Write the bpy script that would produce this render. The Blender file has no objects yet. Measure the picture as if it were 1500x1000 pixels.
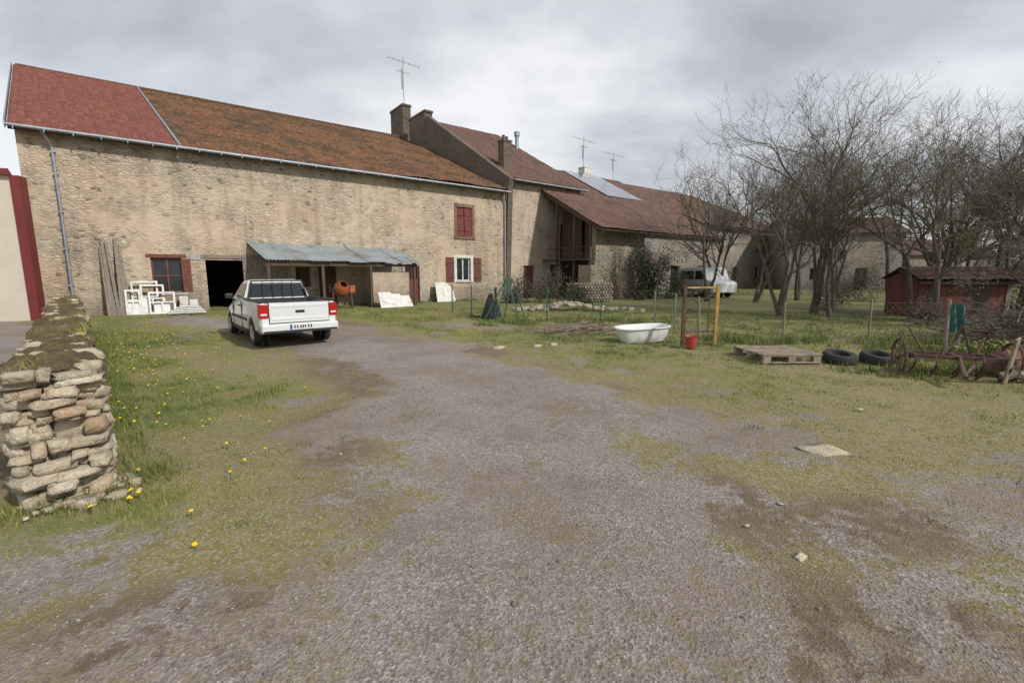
import bpy, math, random
import numpy as np
from mathutils import Vector, Matrix
random.seed(7); np.random.seed(7)
D=bpy.data; C=bpy.context
scene=C.scene
R=math.radians
# ------------------------------------------------------------------ helpers
def link(o):
    scene.collection.objects.link(o); return o
def empty(name,loc=(0,0,0),rot=0):
    e=D.objects.new(name,None); e.location=loc; e.rotation_euler=(0,0,rot); return link(e)
def nd(nt,typ,ins=None,**props):
    n=nt.nodes.new(typ)
    for k,v in props.items(): setattr(n,k,v)
    for k,v in (ins or {}).items():
        if isinstance(v,bpy.types.NodeSocket): nt.links.new(v,n.inputs[k])
        else: n.inputs[k].default_value=v
    return n
def c4(c): return (c[0],c[1],c[2],1.0)
def mixc(nt,f,a,b,blend='MIX'):
    n=nt.nodes.new('ShaderNodeMix'); n.data_type='RGBA'; n.blend_type=blend
    for i,v in ((0,f),(6,a),(7,b)):
        if isinstance(v,bpy.types.NodeSocket): nt.links.new(v,n.inputs[i])
        else: n.inputs[i].default_value=(c4(v) if i else v)
    return n.outputs[2]
def ramp(nt,f,stops):
    n=nt.nodes.new('ShaderNodeValToRGB'); nt.links.new(f,n.inputs[0])
    el=n.color_ramp.elements
    while len(el)<len(stops): el.new(0.5)
    for e,(p,c) in zip(el,stops):
        e.position=p; e.color=c4(c) if hasattr(c,'__len__') else (c,c,c,1)
    return n.outputs[0]
def noise(nt,co,scale,detail=4,rough=.55,dist=0):
    return nd(nt,'ShaderNodeTexNoise',{'Vector':co,'Scale':scale,'Detail':detail,'Roughness':rough,'Distortion':dist}).outputs['Fac']
def mapv(nt,co,s=(1,1,1),l=(0,0,0),r=(0,0,0)):
    return nd(nt,'ShaderNodeMapping',{'Vector':co,'Scale':s,'Location':l,'Rotation':r}).outputs[0]
def newmat(name):
    m=D.materials.new(name); m.use_nodes=True
    nt=m.node_tree; b=nt.nodes['Principled BSDF']
    tc=nd(nt,'ShaderNodeTexCoord')
    return m,nt,b,tc
def mth(nt,op,a,b=0.0,clamp=False):
    n=nt.nodes.new('ShaderNodeMath'); n.operation=op; n.use_clamp=clamp
    for i,v in ((0,a),(1,b)):
        if isinstance(v,bpy.types.NodeSocket): nt.links.new(v,n.inputs[i])
        else: n.inputs[i].default_value=v
    return n.outputs[0]
def bump(nt,b,h,strength=.5,dist=.02):
    n=nd(nt,'ShaderNodeBump',{'Height':h,'Strength':strength,'Distance':dist})
    nt.links.new(n.outputs[0],b.inputs['Normal'])
def setc(nt,b,col): nt.links.new(col,b.inputs['Base Color'])
def pmat(name,col,rough=.7,metal=0,var=.18,scale=4,bs=.15,bd=.01,dirt=None,stretch=(1,1,1),coat=0):
    m,nt,b,tc=newmat(name)
    co=mapv(nt,tc.outputs['Object'],stretch)
    n1=noise(nt,co,scale,4,.6); n2=noise(nt,co,scale*7,2,.6)
    lo=[max(0,x*(1-2*var)) for x in col]; hi=[min(1,x*(1+2*var)) for x in col]
    c=ramp(nt,n1,[(.3,lo),(.7,hi)])
    c=mixc(nt,.35,c,ramp(nt,n2,[(.3,lo),(.7,hi)]))
    if dirt:
        n3=noise(nt,co,scale*.6,4,.7)
        c=mixc(nt,ramp(nt,n3,[(.5,0),(.68,.85)]),c,dirt)
    setc(nt,b,c); b.inputs['Roughness'].default_value=rough; b.inputs['Metallic'].default_value=metal
    if coat: b.inputs['Coat Weight'].default_value=coat; b.inputs['Coat Roughness'].default_value=.08
    if bs: bump(nt,b,n2,bs,bd)
    return m
# ------------------------------------------------------------------ mesh builders
def np_mesh(name,V,F,mats,parent=None,smooth=False,attrs=None,uv=None,midx=None):
    V=np.asarray(V,dtype=np.float32); F=np.asarray(F,dtype=np.int32)
    me=D.meshes.new(name); k=F.shape[1]; n=len(F)
    me.vertices.add(len(V)); me.vertices.foreach_set('co',V.ravel())
    me.loops.add(n*k); me.loops.foreach_set('vertex_index',F.ravel())
    me.polygons.add(n); me.polygons.foreach_set('loop_start',np.arange(0,n*k,k,dtype=np.int32))
    try: me.polygons.foreach_set('loop_total',np.full(n,k,dtype=np.int32))
    except Exception: pass
    if smooth: me.polygons.foreach_set('use_smooth',np.ones(n,dtype=bool))
    if midx is not None: me.polygons.foreach_set('material_index',np.asarray(midx,dtype=np.int32))
    me.update(calc_edges=True); me.validate()
    for m in (mats if isinstance(mats,(list,tuple)) else [mats]): me.materials.append(m)
    for a,val in (attrs or {}).items():
        at=me.attributes.new(a,'FLOAT','POINT'); at.data.foreach_set('value',np.asarray(val,dtype=np.float32))
    if uv is not None:
        l=me.uv_layers.new(name='UVMap'); l.data.foreach_set('uv',np.asarray(uv,dtype=np.float32)[F.ravel()].ravel())
    o=D.objects.new(name,me); link(o)
    if parent: o.parent=parent
    return o
def tubes(P0,P1,R0,R1,k=5):
    P0=np.asarray(P0,float);P1=np.asarray(P1,float);R0=np.asarray(R0,float);R1=np.asarray(R1,float)
    d=P1-P0; d/=np.maximum(np.linalg.norm(d,axis=1,keepdims=True),1e-9)
    ref=np.where(np.abs(d[:,2:3])<.9,np.array([[0,0,1.]]),np.array([[1.,0,0]]))
    a=np.cross(d,ref); a/=np.linalg.norm(a,axis=1,keepdims=True); b=np.cross(d,a)
    th=np.arange(k)*2*math.pi/k
    ring=a[:,None,:]*np.cos(th)[None,:,None]+b[:,None,:]*np.sin(th)[None,:,None]
    V=np.concatenate([P0[:,None]+ring*R0[:,None,None],P1[:,None]+ring*R1[:,None,None]],axis=1)
    n=len(P0); base=(np.arange(n)*2*k)[:,None,None]
    j=np.arange(k); jn=(j+1)%k
    f=np.stack([j,jn,jn+k,j+k],axis=1)[None]
    return V.reshape(-1,3),(f+base).reshape(-1,4)
class MB:
    def __init__(s): s.v=[];s.f=[];s.m=[]
    def add(s,vs,fs,mi=0):
        o=len(s.v); s.v+= [tuple(v) for v in vs]; s.f+=[tuple(i+o for i in f) for f in fs]; s.m+=[mi]*len(fs)
    def box(s,x0,x1,y0,y1,z0,z1,mi=0,M=None):
        vs=[Vector(p) for p in ((x0,y0,z0),(x1,y0,z0),(x1,y1,z0),(x0,y1,z0),(x0,y0,z1),(x1,y0,z1),(x1,y1,z1),(x0,y1,z1))]
        if M is not None: vs=[M@v for v in vs]
        s.add(vs,[(0,3,2,1),(4,5,6,7),(0,1,5,4),(1,2,6,5),(2,3,7,6),(3,0,4,7)],mi)
    def tube(s,p0,p1,r0,r1=None,k=10,mi=0,cap=True):
        r1=r0 if r1 is None else r1
        V,F=tubes([p0],[p1],[r0],[r1],k); F=[tuple(f) for f in F]
        if cap: F+= [tuple(range(k))[::-1],tuple(range(k,2*k))]
        s.add(V,F,mi)
    def quad(s,a,b,c,d,mi=0): s.add([a,b,c,d],[(0,1,2,3)],mi)
    def poly(s,pts,mi=0): s.add(pts,[tuple(range(len(pts)))],mi)
    def prism(s,pts,off,mi=0):
        n=len(pts); off=Vector(off); p=[Vector(q) for q in pts]; q=[a+off for a in p]
        s.add(p+q,[tuple(range(n))[::-1],tuple(range(n,2*n))]+[(i,(i+1)%n,(i+1)%n+n,i+n) for i in range(n)],mi)
    def lathe(s,prof,origin,axis,k=20,mi=0):
        ax=Vector(axis).normalized(); ref=Vector((0,0,1)) if abs(ax.z)<.9 else Vector((1,0,0))
        a=ax.cross(ref).normalized(); b=ax.cross(a); o=Vector(origin); vs=[]
        for (t,r) in prof:
            for i in range(k):
                th=2*math.pi*i/k; vs.append(o+ax*t+(a*math.cos(th)+b*math.sin(th))*r)
        fs=[]
        for j in range(len(prof)-1):
            for i in range(k):
                i2=(i+1)%k; fs.append((j*k+i,j*k+i2,(j+1)*k+i2,(j+1)*k+i))
        s.add(vs,fs,mi)
    def build(s,name,mats,parent=None,smooth=False,bevel=0,loc=None,rot=None,seg=2):
        me=D.meshes.new(name); me.from_pydata([tuple(v) for v in s.v],[],s.f)
        for m in (mats if isinstance(mats,(list,tuple)) else [mats]): me.materials.append(m)
        me.polygons.foreach_set('material_index',s.m)
        import bmesh
        bm=bmesh.new(); bm.from_mesh(me); bmesh.ops.recalc_face_normals(bm,faces=bm.faces); bm.to_mesh(me); bm.free()
        if smooth:
            me.polygons.foreach_set('use_smooth',[True]*len(me.polygons)); me.set_sharp_from_angle(angle=R(35))
        me.update()
        o=D.objects.new(name,me); link(o)
        if parent: o.parent=parent
        if loc: o.location=loc
        if rot: o.rotation_euler=rot
        if bevel:
            b=o.modifiers.new('bev','BEVEL'); b.width=bevel; b.segments=seg; b.limit_method='ANGLE'; b.angle_limit=R(35)
        return o
def _h(ix,iy,s):
    n=(ix*374761393+iy*668265263+s*144665)&0xffffffff
    n=((n^(n>>13))*1274126177)&0xffffffff
    return ((n^(n>>16))&0xffff)/65535.0
def vnoise(x,y,s=0):
    x=np.asarray(x,float);y=np.asarray(y,float)
    ix=np.floor(x).astype(np.int64);iy=np.floor(y).astype(np.int64);fx=x-ix;fy=y-iy
    fx=fx*fx*(3-2*fx);fy=fy*fy*(3-2*fy)
    return (_h(ix,iy,s)*(1-fx)+_h(ix+1,iy,s)*fx)*(1-fy)+(_h(ix,iy+1,s)*(1-fx)+_h(ix+1,iy+1,s)*fx)*fy
def fbm(x,y,s=0,o=4):
    t=0;a=.5;tot=0
    for i in range(o): t=t+a*vnoise(x*2**i,y*2**i,s+i*17); tot+=a; a*=.5
    return t/tot
# ------------------------------------------------------------------ materials
def mat_stone(name,plaster,stone_lo,stone_hi,cover=.5,scale=1.0,streak=.5,relief=.75,dark=.85):
    m,nt,b,tc=newmat(name); co=tc.outputs['Object']
    wob=nd(nt,'ShaderNodeTexNoise',{'Vector':co,'Scale':2.5,'Detail':2.0})
    co2=nd(nt,'ShaderNodeVectorMath',{0:co,1:nd(nt,'ShaderNodeVectorMath',{0:wob.outputs['Color'],'Scale':.25},operation='SCALE').outputs[0]},operation='ADD').outputs[0]
    cs=mapv(nt,co2,(4.6*scale,4.6*scale,10.0*scale))
    v=nd(nt,'ShaderNodeTexVoronoi',{'Vector':cs,'Scale':1.0,'Randomness':1.0})
    ve=nd(nt,'ShaderNodeTexVoronoi',{'Vector':cs,'Scale':1.0,'Randomness':1.0},feature='DISTANCE_TO_EDGE')
    sep=nd(nt,'ShaderNodeSeparateColor',{0:v.outputs['Color']})
    sc=ramp(nt,sep.outputs[0],[(0,stone_lo),(.5,[(a+c)/2 for a,c in zip(stone_lo,stone_hi)]),(.9,stone_hi),(1,[min(1,x*1.25) for x in stone_hi])])
    fine=noise(nt,co,26,4,.65); mid=noise(nt,co,4.5,4,.65); big=noise(nt,co,.42,4,.6)
    edge=ramp(nt,ve.outputs['Distance'],[(.02,0),(.16,1)])
    msk=mth(nt,'ADD',mth(nt,'MULTIPLY',big,1.9),mth(nt,'MULTIPLY',mid,.6))
    msk=mth(nt,'ADD',msk,mth(nt,'MULTIPLY',sep.outputs[1],.3))
    cov=ramp(nt,mth(nt,'MULTIPLY',msk,.40),[(.42+.24*(cover-.5),0),(.58+.24*(cover-.5),1)])
    pl=ramp(nt,mid,[(.25,[p*.76 for p in plaster]),(.7,[p*1.12 for p in plaster])])
    pl=mixc(nt,.4,pl,ramp(nt,fine,[(.3,[p*.72 for p in plaster]),(.7,[p*1.18 for p in plaster])]))
    mort=[p*.78 for p in plaster]
    st=mixc(nt,edge,mort,sc)
    st=mixc(nt,.35,st,ramp(nt,fine,[(.3,[p*.55 for p in stone_hi]),(.75,stone_hi)]))
    c=mixc(nt,cov,pl,st)
    tint=noise(nt,mapv(nt,co,(1,1,1),(5,3,8)),.55,4,.6)
    c=mixc(nt,ramp(nt,tint,[(.45,0),(.62,.45)]),c,[plaster[0]*.95,plaster[1]*.82,plaster[2]*.76])
    hole=mth(nt,'GREATER_THAN',sep.outputs[2],.94)
    c=mixc(nt,mth(nt,'MULTIPLY',mth(nt,'MULTIPLY',hole,edge),mth(nt,'MULTIPLY',cov,dark)),c,(.06,.05,.04))
    stain=noise(nt,mapv(nt,co,(1,1,.8),(9,1,2)),.8,5,.7)
    c=mixc(nt,ramp(nt,stain,[(.50,0),(.68,.42)]),c,(.18,.15,.12))
    stk=noise(nt,mapv(nt,co,(1.8,1.8,.2)),1.0,4,.65)
    c=mixc(nt,ramp(nt,stk,[(.5,0),(.72,streak)]),c,(.15,.12,.085))
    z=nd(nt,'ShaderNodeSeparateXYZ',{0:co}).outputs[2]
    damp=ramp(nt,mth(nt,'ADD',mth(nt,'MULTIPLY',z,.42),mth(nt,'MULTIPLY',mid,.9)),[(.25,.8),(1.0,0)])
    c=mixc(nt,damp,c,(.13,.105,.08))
    setc(nt,b,c); b.inputs['Roughness'].default_value=.95
    hgt=mth(nt,'ADD',mth(nt,'MULTIPLY',mth(nt,'MULTIPLY',edge,cov),.8),mth(nt,'MULTIPLY',fine,.6))
    hgt=mth(nt,'ADD',hgt,mth(nt,'MULTIPLY',mid,.9))
    bump(nt,b,hgt,relief,.05)
    return m
def mat_tile(name,cols,moss,mosscol,pw=.22,rh=.34,lich=.35,bright=None):
    m,nt,b,tc=newmat(name); uv=tc.outputs['UV']
    s=nd(nt,'ShaderNodeVectorMath',{0:uv,1:(1/pw,1/rh,1)},operation='MULTIPLY').outputs[0]
    fl=nd(nt,'ShaderNodeVectorMath',{0:s},operation='FLOOR').outputs[0]
    wn=nd(nt,'ShaderNodeTexWhiteNoise',{'Vector':fl},noise_dimensions='3D').outputs['Value']
    k=len(cols)-1
    c=ramp(nt,wn,[(i/k,cc) for i,cc in enumerate(cols)])
    n1=noise(nt,uv,.30,4,.65); n2=noise(nt,uv,2.0,5,.8); n3=noise(nt,uv,12,3,.6)
    if bright:
        nb_=noise(nt,mapv(nt,uv,(1,1,1),(4,7,0)),1.1,5,.75)
        c=mixc(nt,ramp(nt,nb_,[(.48,0),(.60,.7)]),c,bright)
    mm=mth(nt,'ADD',mth(nt,'MULTIPLY',n1,.45),mth(nt,'ADD',mth(nt,'MULTIPLY',n2,.50),mth(nt,'MULTIPLY',wn,.08)))
    c=mixc(nt,ramp(nt,mm,[(.62-.20*moss,0),(.67-.17*moss,min(1,.35+moss))]),c,mosscol)
    stk=noise(nt,mapv(nt,uv,(2.2,.25,1)),1.0,4,.7)
    c=mixc(nt,ramp(nt,stk,[(.52,0),(.70,.5)]),c,[x*.8 for x in mosscol])
    c=mixc(nt,ramp(nt,n3,[(.35,.65),(.58,0)]),c,[x*.4 for x in cols[0]])
    n4=noise(nt,mapv(nt,uv,(1,1,1),(1,3,0)),4,4,.8)
    c=mixc(nt,ramp(nt,n4,[(.58,0),(.68,lich)]),c,(.26,.22,.16))
    setc(nt,b,c); b.inputs['Roughness'].default_value=.92
    bump(nt,b,n3,.6,.04)
    return m
M={}
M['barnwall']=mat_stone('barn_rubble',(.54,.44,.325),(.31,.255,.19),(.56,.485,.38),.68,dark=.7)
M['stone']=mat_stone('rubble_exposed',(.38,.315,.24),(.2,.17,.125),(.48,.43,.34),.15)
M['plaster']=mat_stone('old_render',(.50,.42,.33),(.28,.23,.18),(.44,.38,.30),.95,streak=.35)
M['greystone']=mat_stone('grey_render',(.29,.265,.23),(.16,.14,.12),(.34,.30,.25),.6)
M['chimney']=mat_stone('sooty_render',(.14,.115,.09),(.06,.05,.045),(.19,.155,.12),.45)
M['tile_new']=mat_tile('tile_red',[(.20,.068,.050),(.25,.088,.065),(.165,.06,.046),(.29,.11,.085)],.15,(.12,.06,.045),lich=.2)
M['tile_old']=mat_tile('tile_mossy',[(.155,.07,.038),(.21,.10,.05),(.12,.06,.036),(.27,.14,.08)],.60,(.052,.044,.027),lich=.5,bright=(.25,.125,.05))
M['tile_brown']=mat_tile('tile_brown',[(.145,.082,.064),(.19,.108,.085),(.115,.070,.056),(.24,.145,.115)],.45,(.066,.056,.047),lich=.35)
M['zinc']=pmat('zinc',(.28,.31,.34),.55,.6,.15,3,.05)
M['galv']=pmat('galvanised_sheet',(.33,.38,.40),.5,.35,.14,1.2,.05,dirt=(.20,.16,.13))
M['redpaint']=pmat('red_paint_worn',(.17,.035,.03),.75,0,.3,6,.3,dirt=(.12,.07,.055))
M['redwood']=pmat('red_stained_wood',(.14,.05,.036),.8,0,.3,3,.3,stretch=(6,6,.6))
M['oldwood']=pmat('weathered_wood',(.21,.175,.14),.85,0,.3,3,.4,stretch=(8,8,.7))
M['darkwood']=pmat('dark_wood',(.085,.055,.038),.85,0,.3,3,.4,stretch=(8,8,.7))
M['palwood']=pmat('pallet_wood',(.25,.20,.15),.85,0,.3,5,.4,dirt=(.15,.13,.10))
M['white']=pmat('white_paint',(.60,.59,.56),.6,0,.08,5,.05,dirt=(.34,.32,.27))
M['enamel']=pmat('white_enamel',(.66,.66,.65),.25,0,.04,5,.0,dirt=(.50,.48,.44))
M['cream']=pmat('cream_render',(.56,.50,.41),.85,0,.05,1.2,.1)
M['redmetal']=pmat('red_cladding',(.16,.022,.022),.5,0,.1,2,.05)
M['dark']=pmat('interior_shade_black',(.012,.011,.010),.95,0,.2,3,0)  # near-black colour stands in for the shade behind openings
M['concrete']=pmat('concrete',(.34,.32,.29),.9,0,.15,3,.25)
M['rust']=pmat('rusty_steel',(.11,.062,.045),.85,.2,.35,9,.3,dirt=(.06,.048,.042))
M['rustred']=pmat('rusty_tank',(.20,.10,.07),.85,.1,.3,3,.3,dirt=(.25,.2,.16))
M['yellow']=pmat('yellow_paint',(.38,.24,.05),.7,0,.2,6,.1,dirt=(.18,.09,.04))
M['orange']=pmat('orange_paint',(.34,.085,.035),.6,0,.2,5,.1,dirt=(.25,.18,.13))
M['redplastic']=pmat('red_plastic',(.32,.05,.035),.45,0,.1,5,0)
M['black']=pmat('black_plastic',(.018,.018,.019),.5,0,.15,6,.1)
M['tyre']=pmat('tyre_rubber',(.028,.027,.026),.85,0,.25,12,.2)
M['alu']=pmat('wheel_silver',(.45,.46,.47),.35,.7,.08,5,0)
M['car']=pmat('car_paint_white',(.62,.63,.64),.3,0,.02,2,0,coat=.7)
M['wire']=pmat('wire',(.12,.12,.115),.5,.6,.1,5,0)
M['green']=pmat('green_post',(.03,.09,.065),.6,0,.15,5,0)
M['teal']=pmat('teal_tarp',(.02,.09,.08),.6,0,.15,5,.2)
M['bark']=pmat('bark',(.085,.072,.055),.95,0,.3,6,.6,.02,dirt=(.12,.125,.06))
M['twig']=pmat('twigs',(.125,.105,.078),.9,0,.25,3,0)
M['solar']=pmat('solar_panel',(.13,.15,.19),.2,.2,.05,2,0,coat=1)
def mat_simple(name,col,rough=.5,metal=0,**kw):
    m,nt,b,tc=newmat(name)
    n=noise(nt,tc.outputs['Object'],6,2)
    setc(nt,b,ramp(nt,n,[(.3,[x*.9 for x in col]),(.7,[min(1,x*1.1) for x in col])]))
    b.inputs['Roughness'].default_value=rough; b.inputs['Metallic'].default_value=metal
    for k,v in kw.items(): b.inputs[k].default_value=v
    return m
M['glass']=mat_simple('dark_glass',(.02,.024,.028),.05)
M['taillight']=mat_simple('tail_lamp_red',(.36,.012,.01),.12)
M['plate']=mat_simple('number_plate',(.65,.65,.63),.4)
M['blue']=mat_simple('plate_blue',(.02,.07,.4),.4)
M['dandelion']=mat_simple('dandelion_yellow',(.75,.50,.01),.7)
M['lamp']=mat_simple('lamp_clear',(.6,.6,.6),.1)
def mat_leaf(name,lo,hi):
    m,nt,b,tc=newmat(name)
    a=nd(nt,'ShaderNodeAttribute',attribute_name='rnd').outputs['Fac']
    c=ramp(nt,a,[(0,lo),(.6,[(p+q)/2 for p,q in zip(lo,hi)]),(1,hi)])
    setc(nt,b,c); b.inputs['Roughness'].default_value=.7
    return m
M['grass']=mat_leaf('grass_blades',(.07,.11,.022),(.30,.29,.08))
M['ivy']=mat_leaf('ivy_leaves',(.018,.026,.01),(.065,.085,.03))
M['bushy']=mat_leaf('brown_bush',(.04,.036,.02),(.13,.11,.065))
M['gravelst']=mat_leaf('gravel_stones',(.13,.112,.102),(.42,.38,.35))
M['bud']=mat_leaf('young_leaves',(.09,.095,.04),(.19,.19,.08))
m,nt,b,tc=newmat('dry_stone'); co=tc.outputs['Object']
a=nd(nt,'ShaderNodeAttribute',attribute_name='rnd').outputs['Fac']
n1=noise(nt,co,9,5,.65);n2=noise(nt,co,45,4,.65);n3=noise(nt,co,3.2,4,.6)
c=ramp(nt,a,[(0,(.34,.29,.21)),(.3,(.50,.42,.30)),(.6,(.60,.53,.40)),(.8,(.42,.27,.16)),(.9,(.54,.42,.27)),(1,(.68,.63,.53))])
c=mixc(nt,ramp(nt,n1,[(.36,.6),(.54,0)]),c,(.25,.19,.12)); c=mixc(nt,ramp(nt,n2,[(.45,0),(.7,.55)]),c,(.66,.61,.51))
c=mixc(nt,ramp(nt,n3,[(.54,0),(.66,.55)]),c,(.22,.20,.165))
setc(nt,b,c); b.inputs['Roughness'].default_value=.95; bump(nt,b,mth(nt,'ADD',n1,mth(nt,'MULTIPLY',n2,.6)),1.0,.04)
M['drystone']=m
m,nt,b,tc=newmat('wall_moss'); co=tc.outputs['Object']
n1=noise(nt,co,5,5,.7);n2=noise(nt,co,40,4,.7)
c=ramp(nt,n1,[(.3,(.05,.033,.018)),(.48,(.14,.085,.038)),(.56,(.20,.15,.045)),(.68,(.30,.26,.20))])
c=mixc(nt,.4,c,ramp(nt,n2,[(.3,(.03,.025,.015)),(.7,(.27,.20,.09))]))
setc(nt,b,c); b.inputs['Roughness'].default_value=1; bump(nt,b,mth(nt,'ADD',n1,n2),1,.05); M['wallmoss']=m
# ------------------------------------------------------------------ ground masks
PATH=[[(0.15,-6,1.9),(0.1,1.4,1.1),(.25,3.4,1.35),(-.2,5.5,1.85),(-.75,7.3,1.4),(-2.0,9.3,1.35),(-4.2,11.5,1.5),(-7.5,15.5,1.3)],
      [(1.2,5.0,.75),(2.9,4.8,.28),(3.3,4.7,.12)],
      [(2.9,2.1,.30),(3.6,2.9,.45),(6.5,3.4,.8)],[(1.9,1.6,.2),(4,2.0,.3)],
      [(-1.0,1.6,.2),(-2.6,1.8,.15)],[(-7,14,1.2),(-12.2,17.0,.8)],[(-2.6,2.9,.12),(-3.6,2.4,.3)],
      [(-8,4,2.3),(-20,15,3)],[(-1.8,15.3,.5),(-.9,14.6,.3)]]
def sdist(x,y):
    best=np.full(np.shape(x),1e3)
    for pl in PATH:
        for (x0,y0,w0),(x1,y1,w1) in zip(pl[:-1],pl[1:]):
            dx,dy=x1-x0,y1-y0; t=np.clip(((x-x0)*dx+(y-y0)*dy)/(dx*dx+dy*dy),0,1)
            d=np.hypot(x-x0-t*dx,y-y0-t*dy)-(w0+(w1-w0)*t); best=np.minimum(best,d)
    return best
def segd(x,y,a,b):
    dx,dy=b[0]-a[0],b[1]-a[1]; t=np.clip(((x-a[0])*dx+(y-a[1])*dy)/(dx*dx+dy*dy),0,1)
    return np.hypot(x-a[0]-t*dx,y-a[1]-t*dy)
def masks(x,y):
    sd=sdist(x,y)
    n=fbm(x*.9,y*.9,3,5); n2=fbm(x*.35,y*.35,9,4); n3=fbm(x*3.2,y*3.2,41,3); n4=fbm(x*1.5,y*1.5,61,4)
    near=np.clip((4.2-y)/2.0,0,1)
    G=np.clip(.5-(sd+(n-.5)*1.9+(n3-.5)*.9-.0)/.75,0,1)
    G=np.maximum(G,near*np.clip((n-.49)*5,0,1)*.8*np.clip(1-(np.abs(x)-1)*.1,0,1))
    strip=np.clip(1.6-segd(x,y,(-2.95,3.6),(-11.4,13.4))/.75,0,1)
    L=np.clip((sd-.25)/1.3,0,1)*np.clip((n2-.25)*3,0.1,1)
    L=L*np.clip((y-3.4)/3.5,.12,1)
    L=np.maximum(L,strip*np.clip((n-.2)*2.5,0,1))
    G=np.where(strip>.6,G*.3,G)
    L=np.where(y>11,np.maximum(L,np.clip((sd)/1.5,0,.8)),L)
    L=L*np.clip(.35+(n4-.3)*2.6,.25,1)
    G=np.maximum(G,np.clip((n4-.62)*6,0,.7)*np.clip(1.8-sd/1.4,0,1)*(1-strip))
    dirt_shade=np.clip(1-np.abs(sd-.15)/1.0,0,1)*np.clip((fbm(x*.6,y*.6,31,4)-.38)*4.0,0,1)
    dirt_shade=np.maximum(dirt_shade,np.clip(1-np.hypot((x+2.4)/2.0,(y-8.4)/2.2),0,1)*1.7)
    dirt_shade=np.maximum(dirt_shade,np.clip(1-np.hypot((x-2.5)/1.4,(y-2.9)/.8),0,1)*1.1)
    dirt_shade=np.maximum(dirt_shade,np.clip(1-np.hypot((x+1.6)/1.3,(y-1.9)/.7),0,1)*1.3)
    dirt_shade=np.maximum(dirt_shade,np.clip(1-np.hypot((x+4.9)/1.2,(y-3.1)/1.2),0,1)*2.5)  # shadow left of the dry stone wall, painted as dark soil
    dirt_shade=np.maximum(dirt_shade,np.clip((n4-.55)*5,0,.7)*np.clip((y-9)/3,0,1)*np.clip((26-y)/6,0,1))
    return np.clip(G,0,1),np.clip(L,0,1),np.clip(dirt_shade,0,1)
def gz(x,y):
    w=np.clip((30-np.hypot(x,y))/10,0,1)
    return ((fbm(x*.5,y*.5,5,3)-.5)*.10+(fbm(x*2.5,y*2.5,8,2)-.5)*.02)*w-.01
xs=np.concatenate([[-600,-300,-150,-80,-45,-30,-24],np.arange(-20,20.01,.125),[24,30,40,60,90,150,300,600]])
ys=np.concatenate([[-60,-20,-8,-3],np.arange(-1,26,.125),[27,29,32,36,42,50,65,90,150,300,700]])
X,Y=np.meshgrid(xs,ys); xf,yf=X.ravel(),Y.ravel()
G,L,dirt_shade=masks(xf,yf)
nx_,ny_=len(xs),len(ys)
i,j=np.meshgrid(np.arange(nx_-1),np.arange(ny_-1)); q=(j*nx_+i).ravel()
F=np.stack([q,q+1,q+1+nx_,q+nx_],1)
m,nt,b,tc=newmat('ground_material'); co=tc.outputs['Object']
aG=nd(nt,'ShaderNodeAttribute',attribute_name='gravel').outputs['Fac'];aL=nd(nt,'ShaderNodeAttribute',attribute_name='lush').outputs['Fac'];aD=nd(nt,'ShaderNodeAttribute',attribute_name='dirt').outputs['Fac']
nf=noise(nt,co,7,5,.75); nm=noise(nt,co,1.3,4,.6); nff=noise(nt,co,60,3,.7); nb=noise(nt,co,.5,3,.6)
vo=nd(nt,'ShaderNodeTexVoronoi',{'Vector':co,'Scale':62.0}); vs=nd(nt,'ShaderNodeSeparateColor',{0:vo.outputs['Color']})
vo2=nd(nt,'ShaderNodeTexVoronoi',{'Vector':co,'Scale':24.0}); vs2=nd(nt,'ShaderNodeSeparateColor',{0:vo2.outputs['Color']})
grav=ramp(nt,vs.outputs[0],[(0,(.13,.108,.098)),(.5,(.25,.215,.198)),(.85,(.33,.29,.268)),(1,(.46,.42,.39))])
grav=mixc(nt,ramp(nt,vs2.outputs[0],[(.7,0),(.72,.4)]),grav,ramp(nt,vs2.outputs[1],[(0,(.15,.122,.11)),(1,(.38,.33,.30))]))
grav=mixc(nt,ramp(nt,nm,[(.35,0),(.65,.5)]),grav,(.27,.225,.205))
grav=mixc(nt,ramp(nt,nb,[(.42,0),(.62,.55)]),grav,(.20,.145,.115))
damp=noise(nt,mapv(nt,co,(1,1,1),(3,8,0)),.8,4,.65)
grav=mixc(nt,ramp(nt,damp,[(.52,0),(.68,.5)]),grav,(.135,.105,.09))
grav=mixc(nt,ramp(nt,nff,[(.55,0),(.7,.4)]),grav,(.11,.085,.07))
dirt=ramp(nt,nf,[(.3,(.09,.058,.042)),(.7,(.22,.155,.115))])
moss=ramp(nt,nf,[(.25,(.12,.092,.037)),(.5,(.225,.18,.058)),(.75,(.30,.26,.09))])
gr=ramp(nt,nf,[(.25,(.07,.105,.025)),(.5,(.15,.18,.045)),(.75,(.235,.24,.07))])
lf=ramp(nt,mth(nt,'ADD',aL,mth(nt,'MULTIPLY',mth(nt,'SUBTRACT',nm,.5),1.2)),[(.18,0),(.65,1)])
c=mixc(nt,lf,moss,gr)
c=mixc(nt,.35,c,ramp(nt,nff,[(.3,(.06,.06,.025)),(.7,(.30,.28,.12))]))
c=mixc(nt,mth(nt,'MULTIPLY',ramp(nt,vs.outputs[1],[(.76,0),(.78,.75)]),ramp(nt,aL,[(.1,1),(.5,0)])),c,(.32,.28,.24))
df=ramp(nt,mth(nt,'ADD',aD,mth(nt,'MULTIPLY',mth(nt,'SUBTRACT',nf,.5),1.8)),[(.3,0),(.7,.85)])
c=mixc(nt,df,c,dirt)
gf=ramp(nt,mth(nt,'ADD',aG,mth(nt,'MULTIPLY',mth(nt,'SUBTRACT',nf,.5),2.3)),[(.35,0),(.62,1)])
c=mixc(nt,gf,c,grav)
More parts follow.
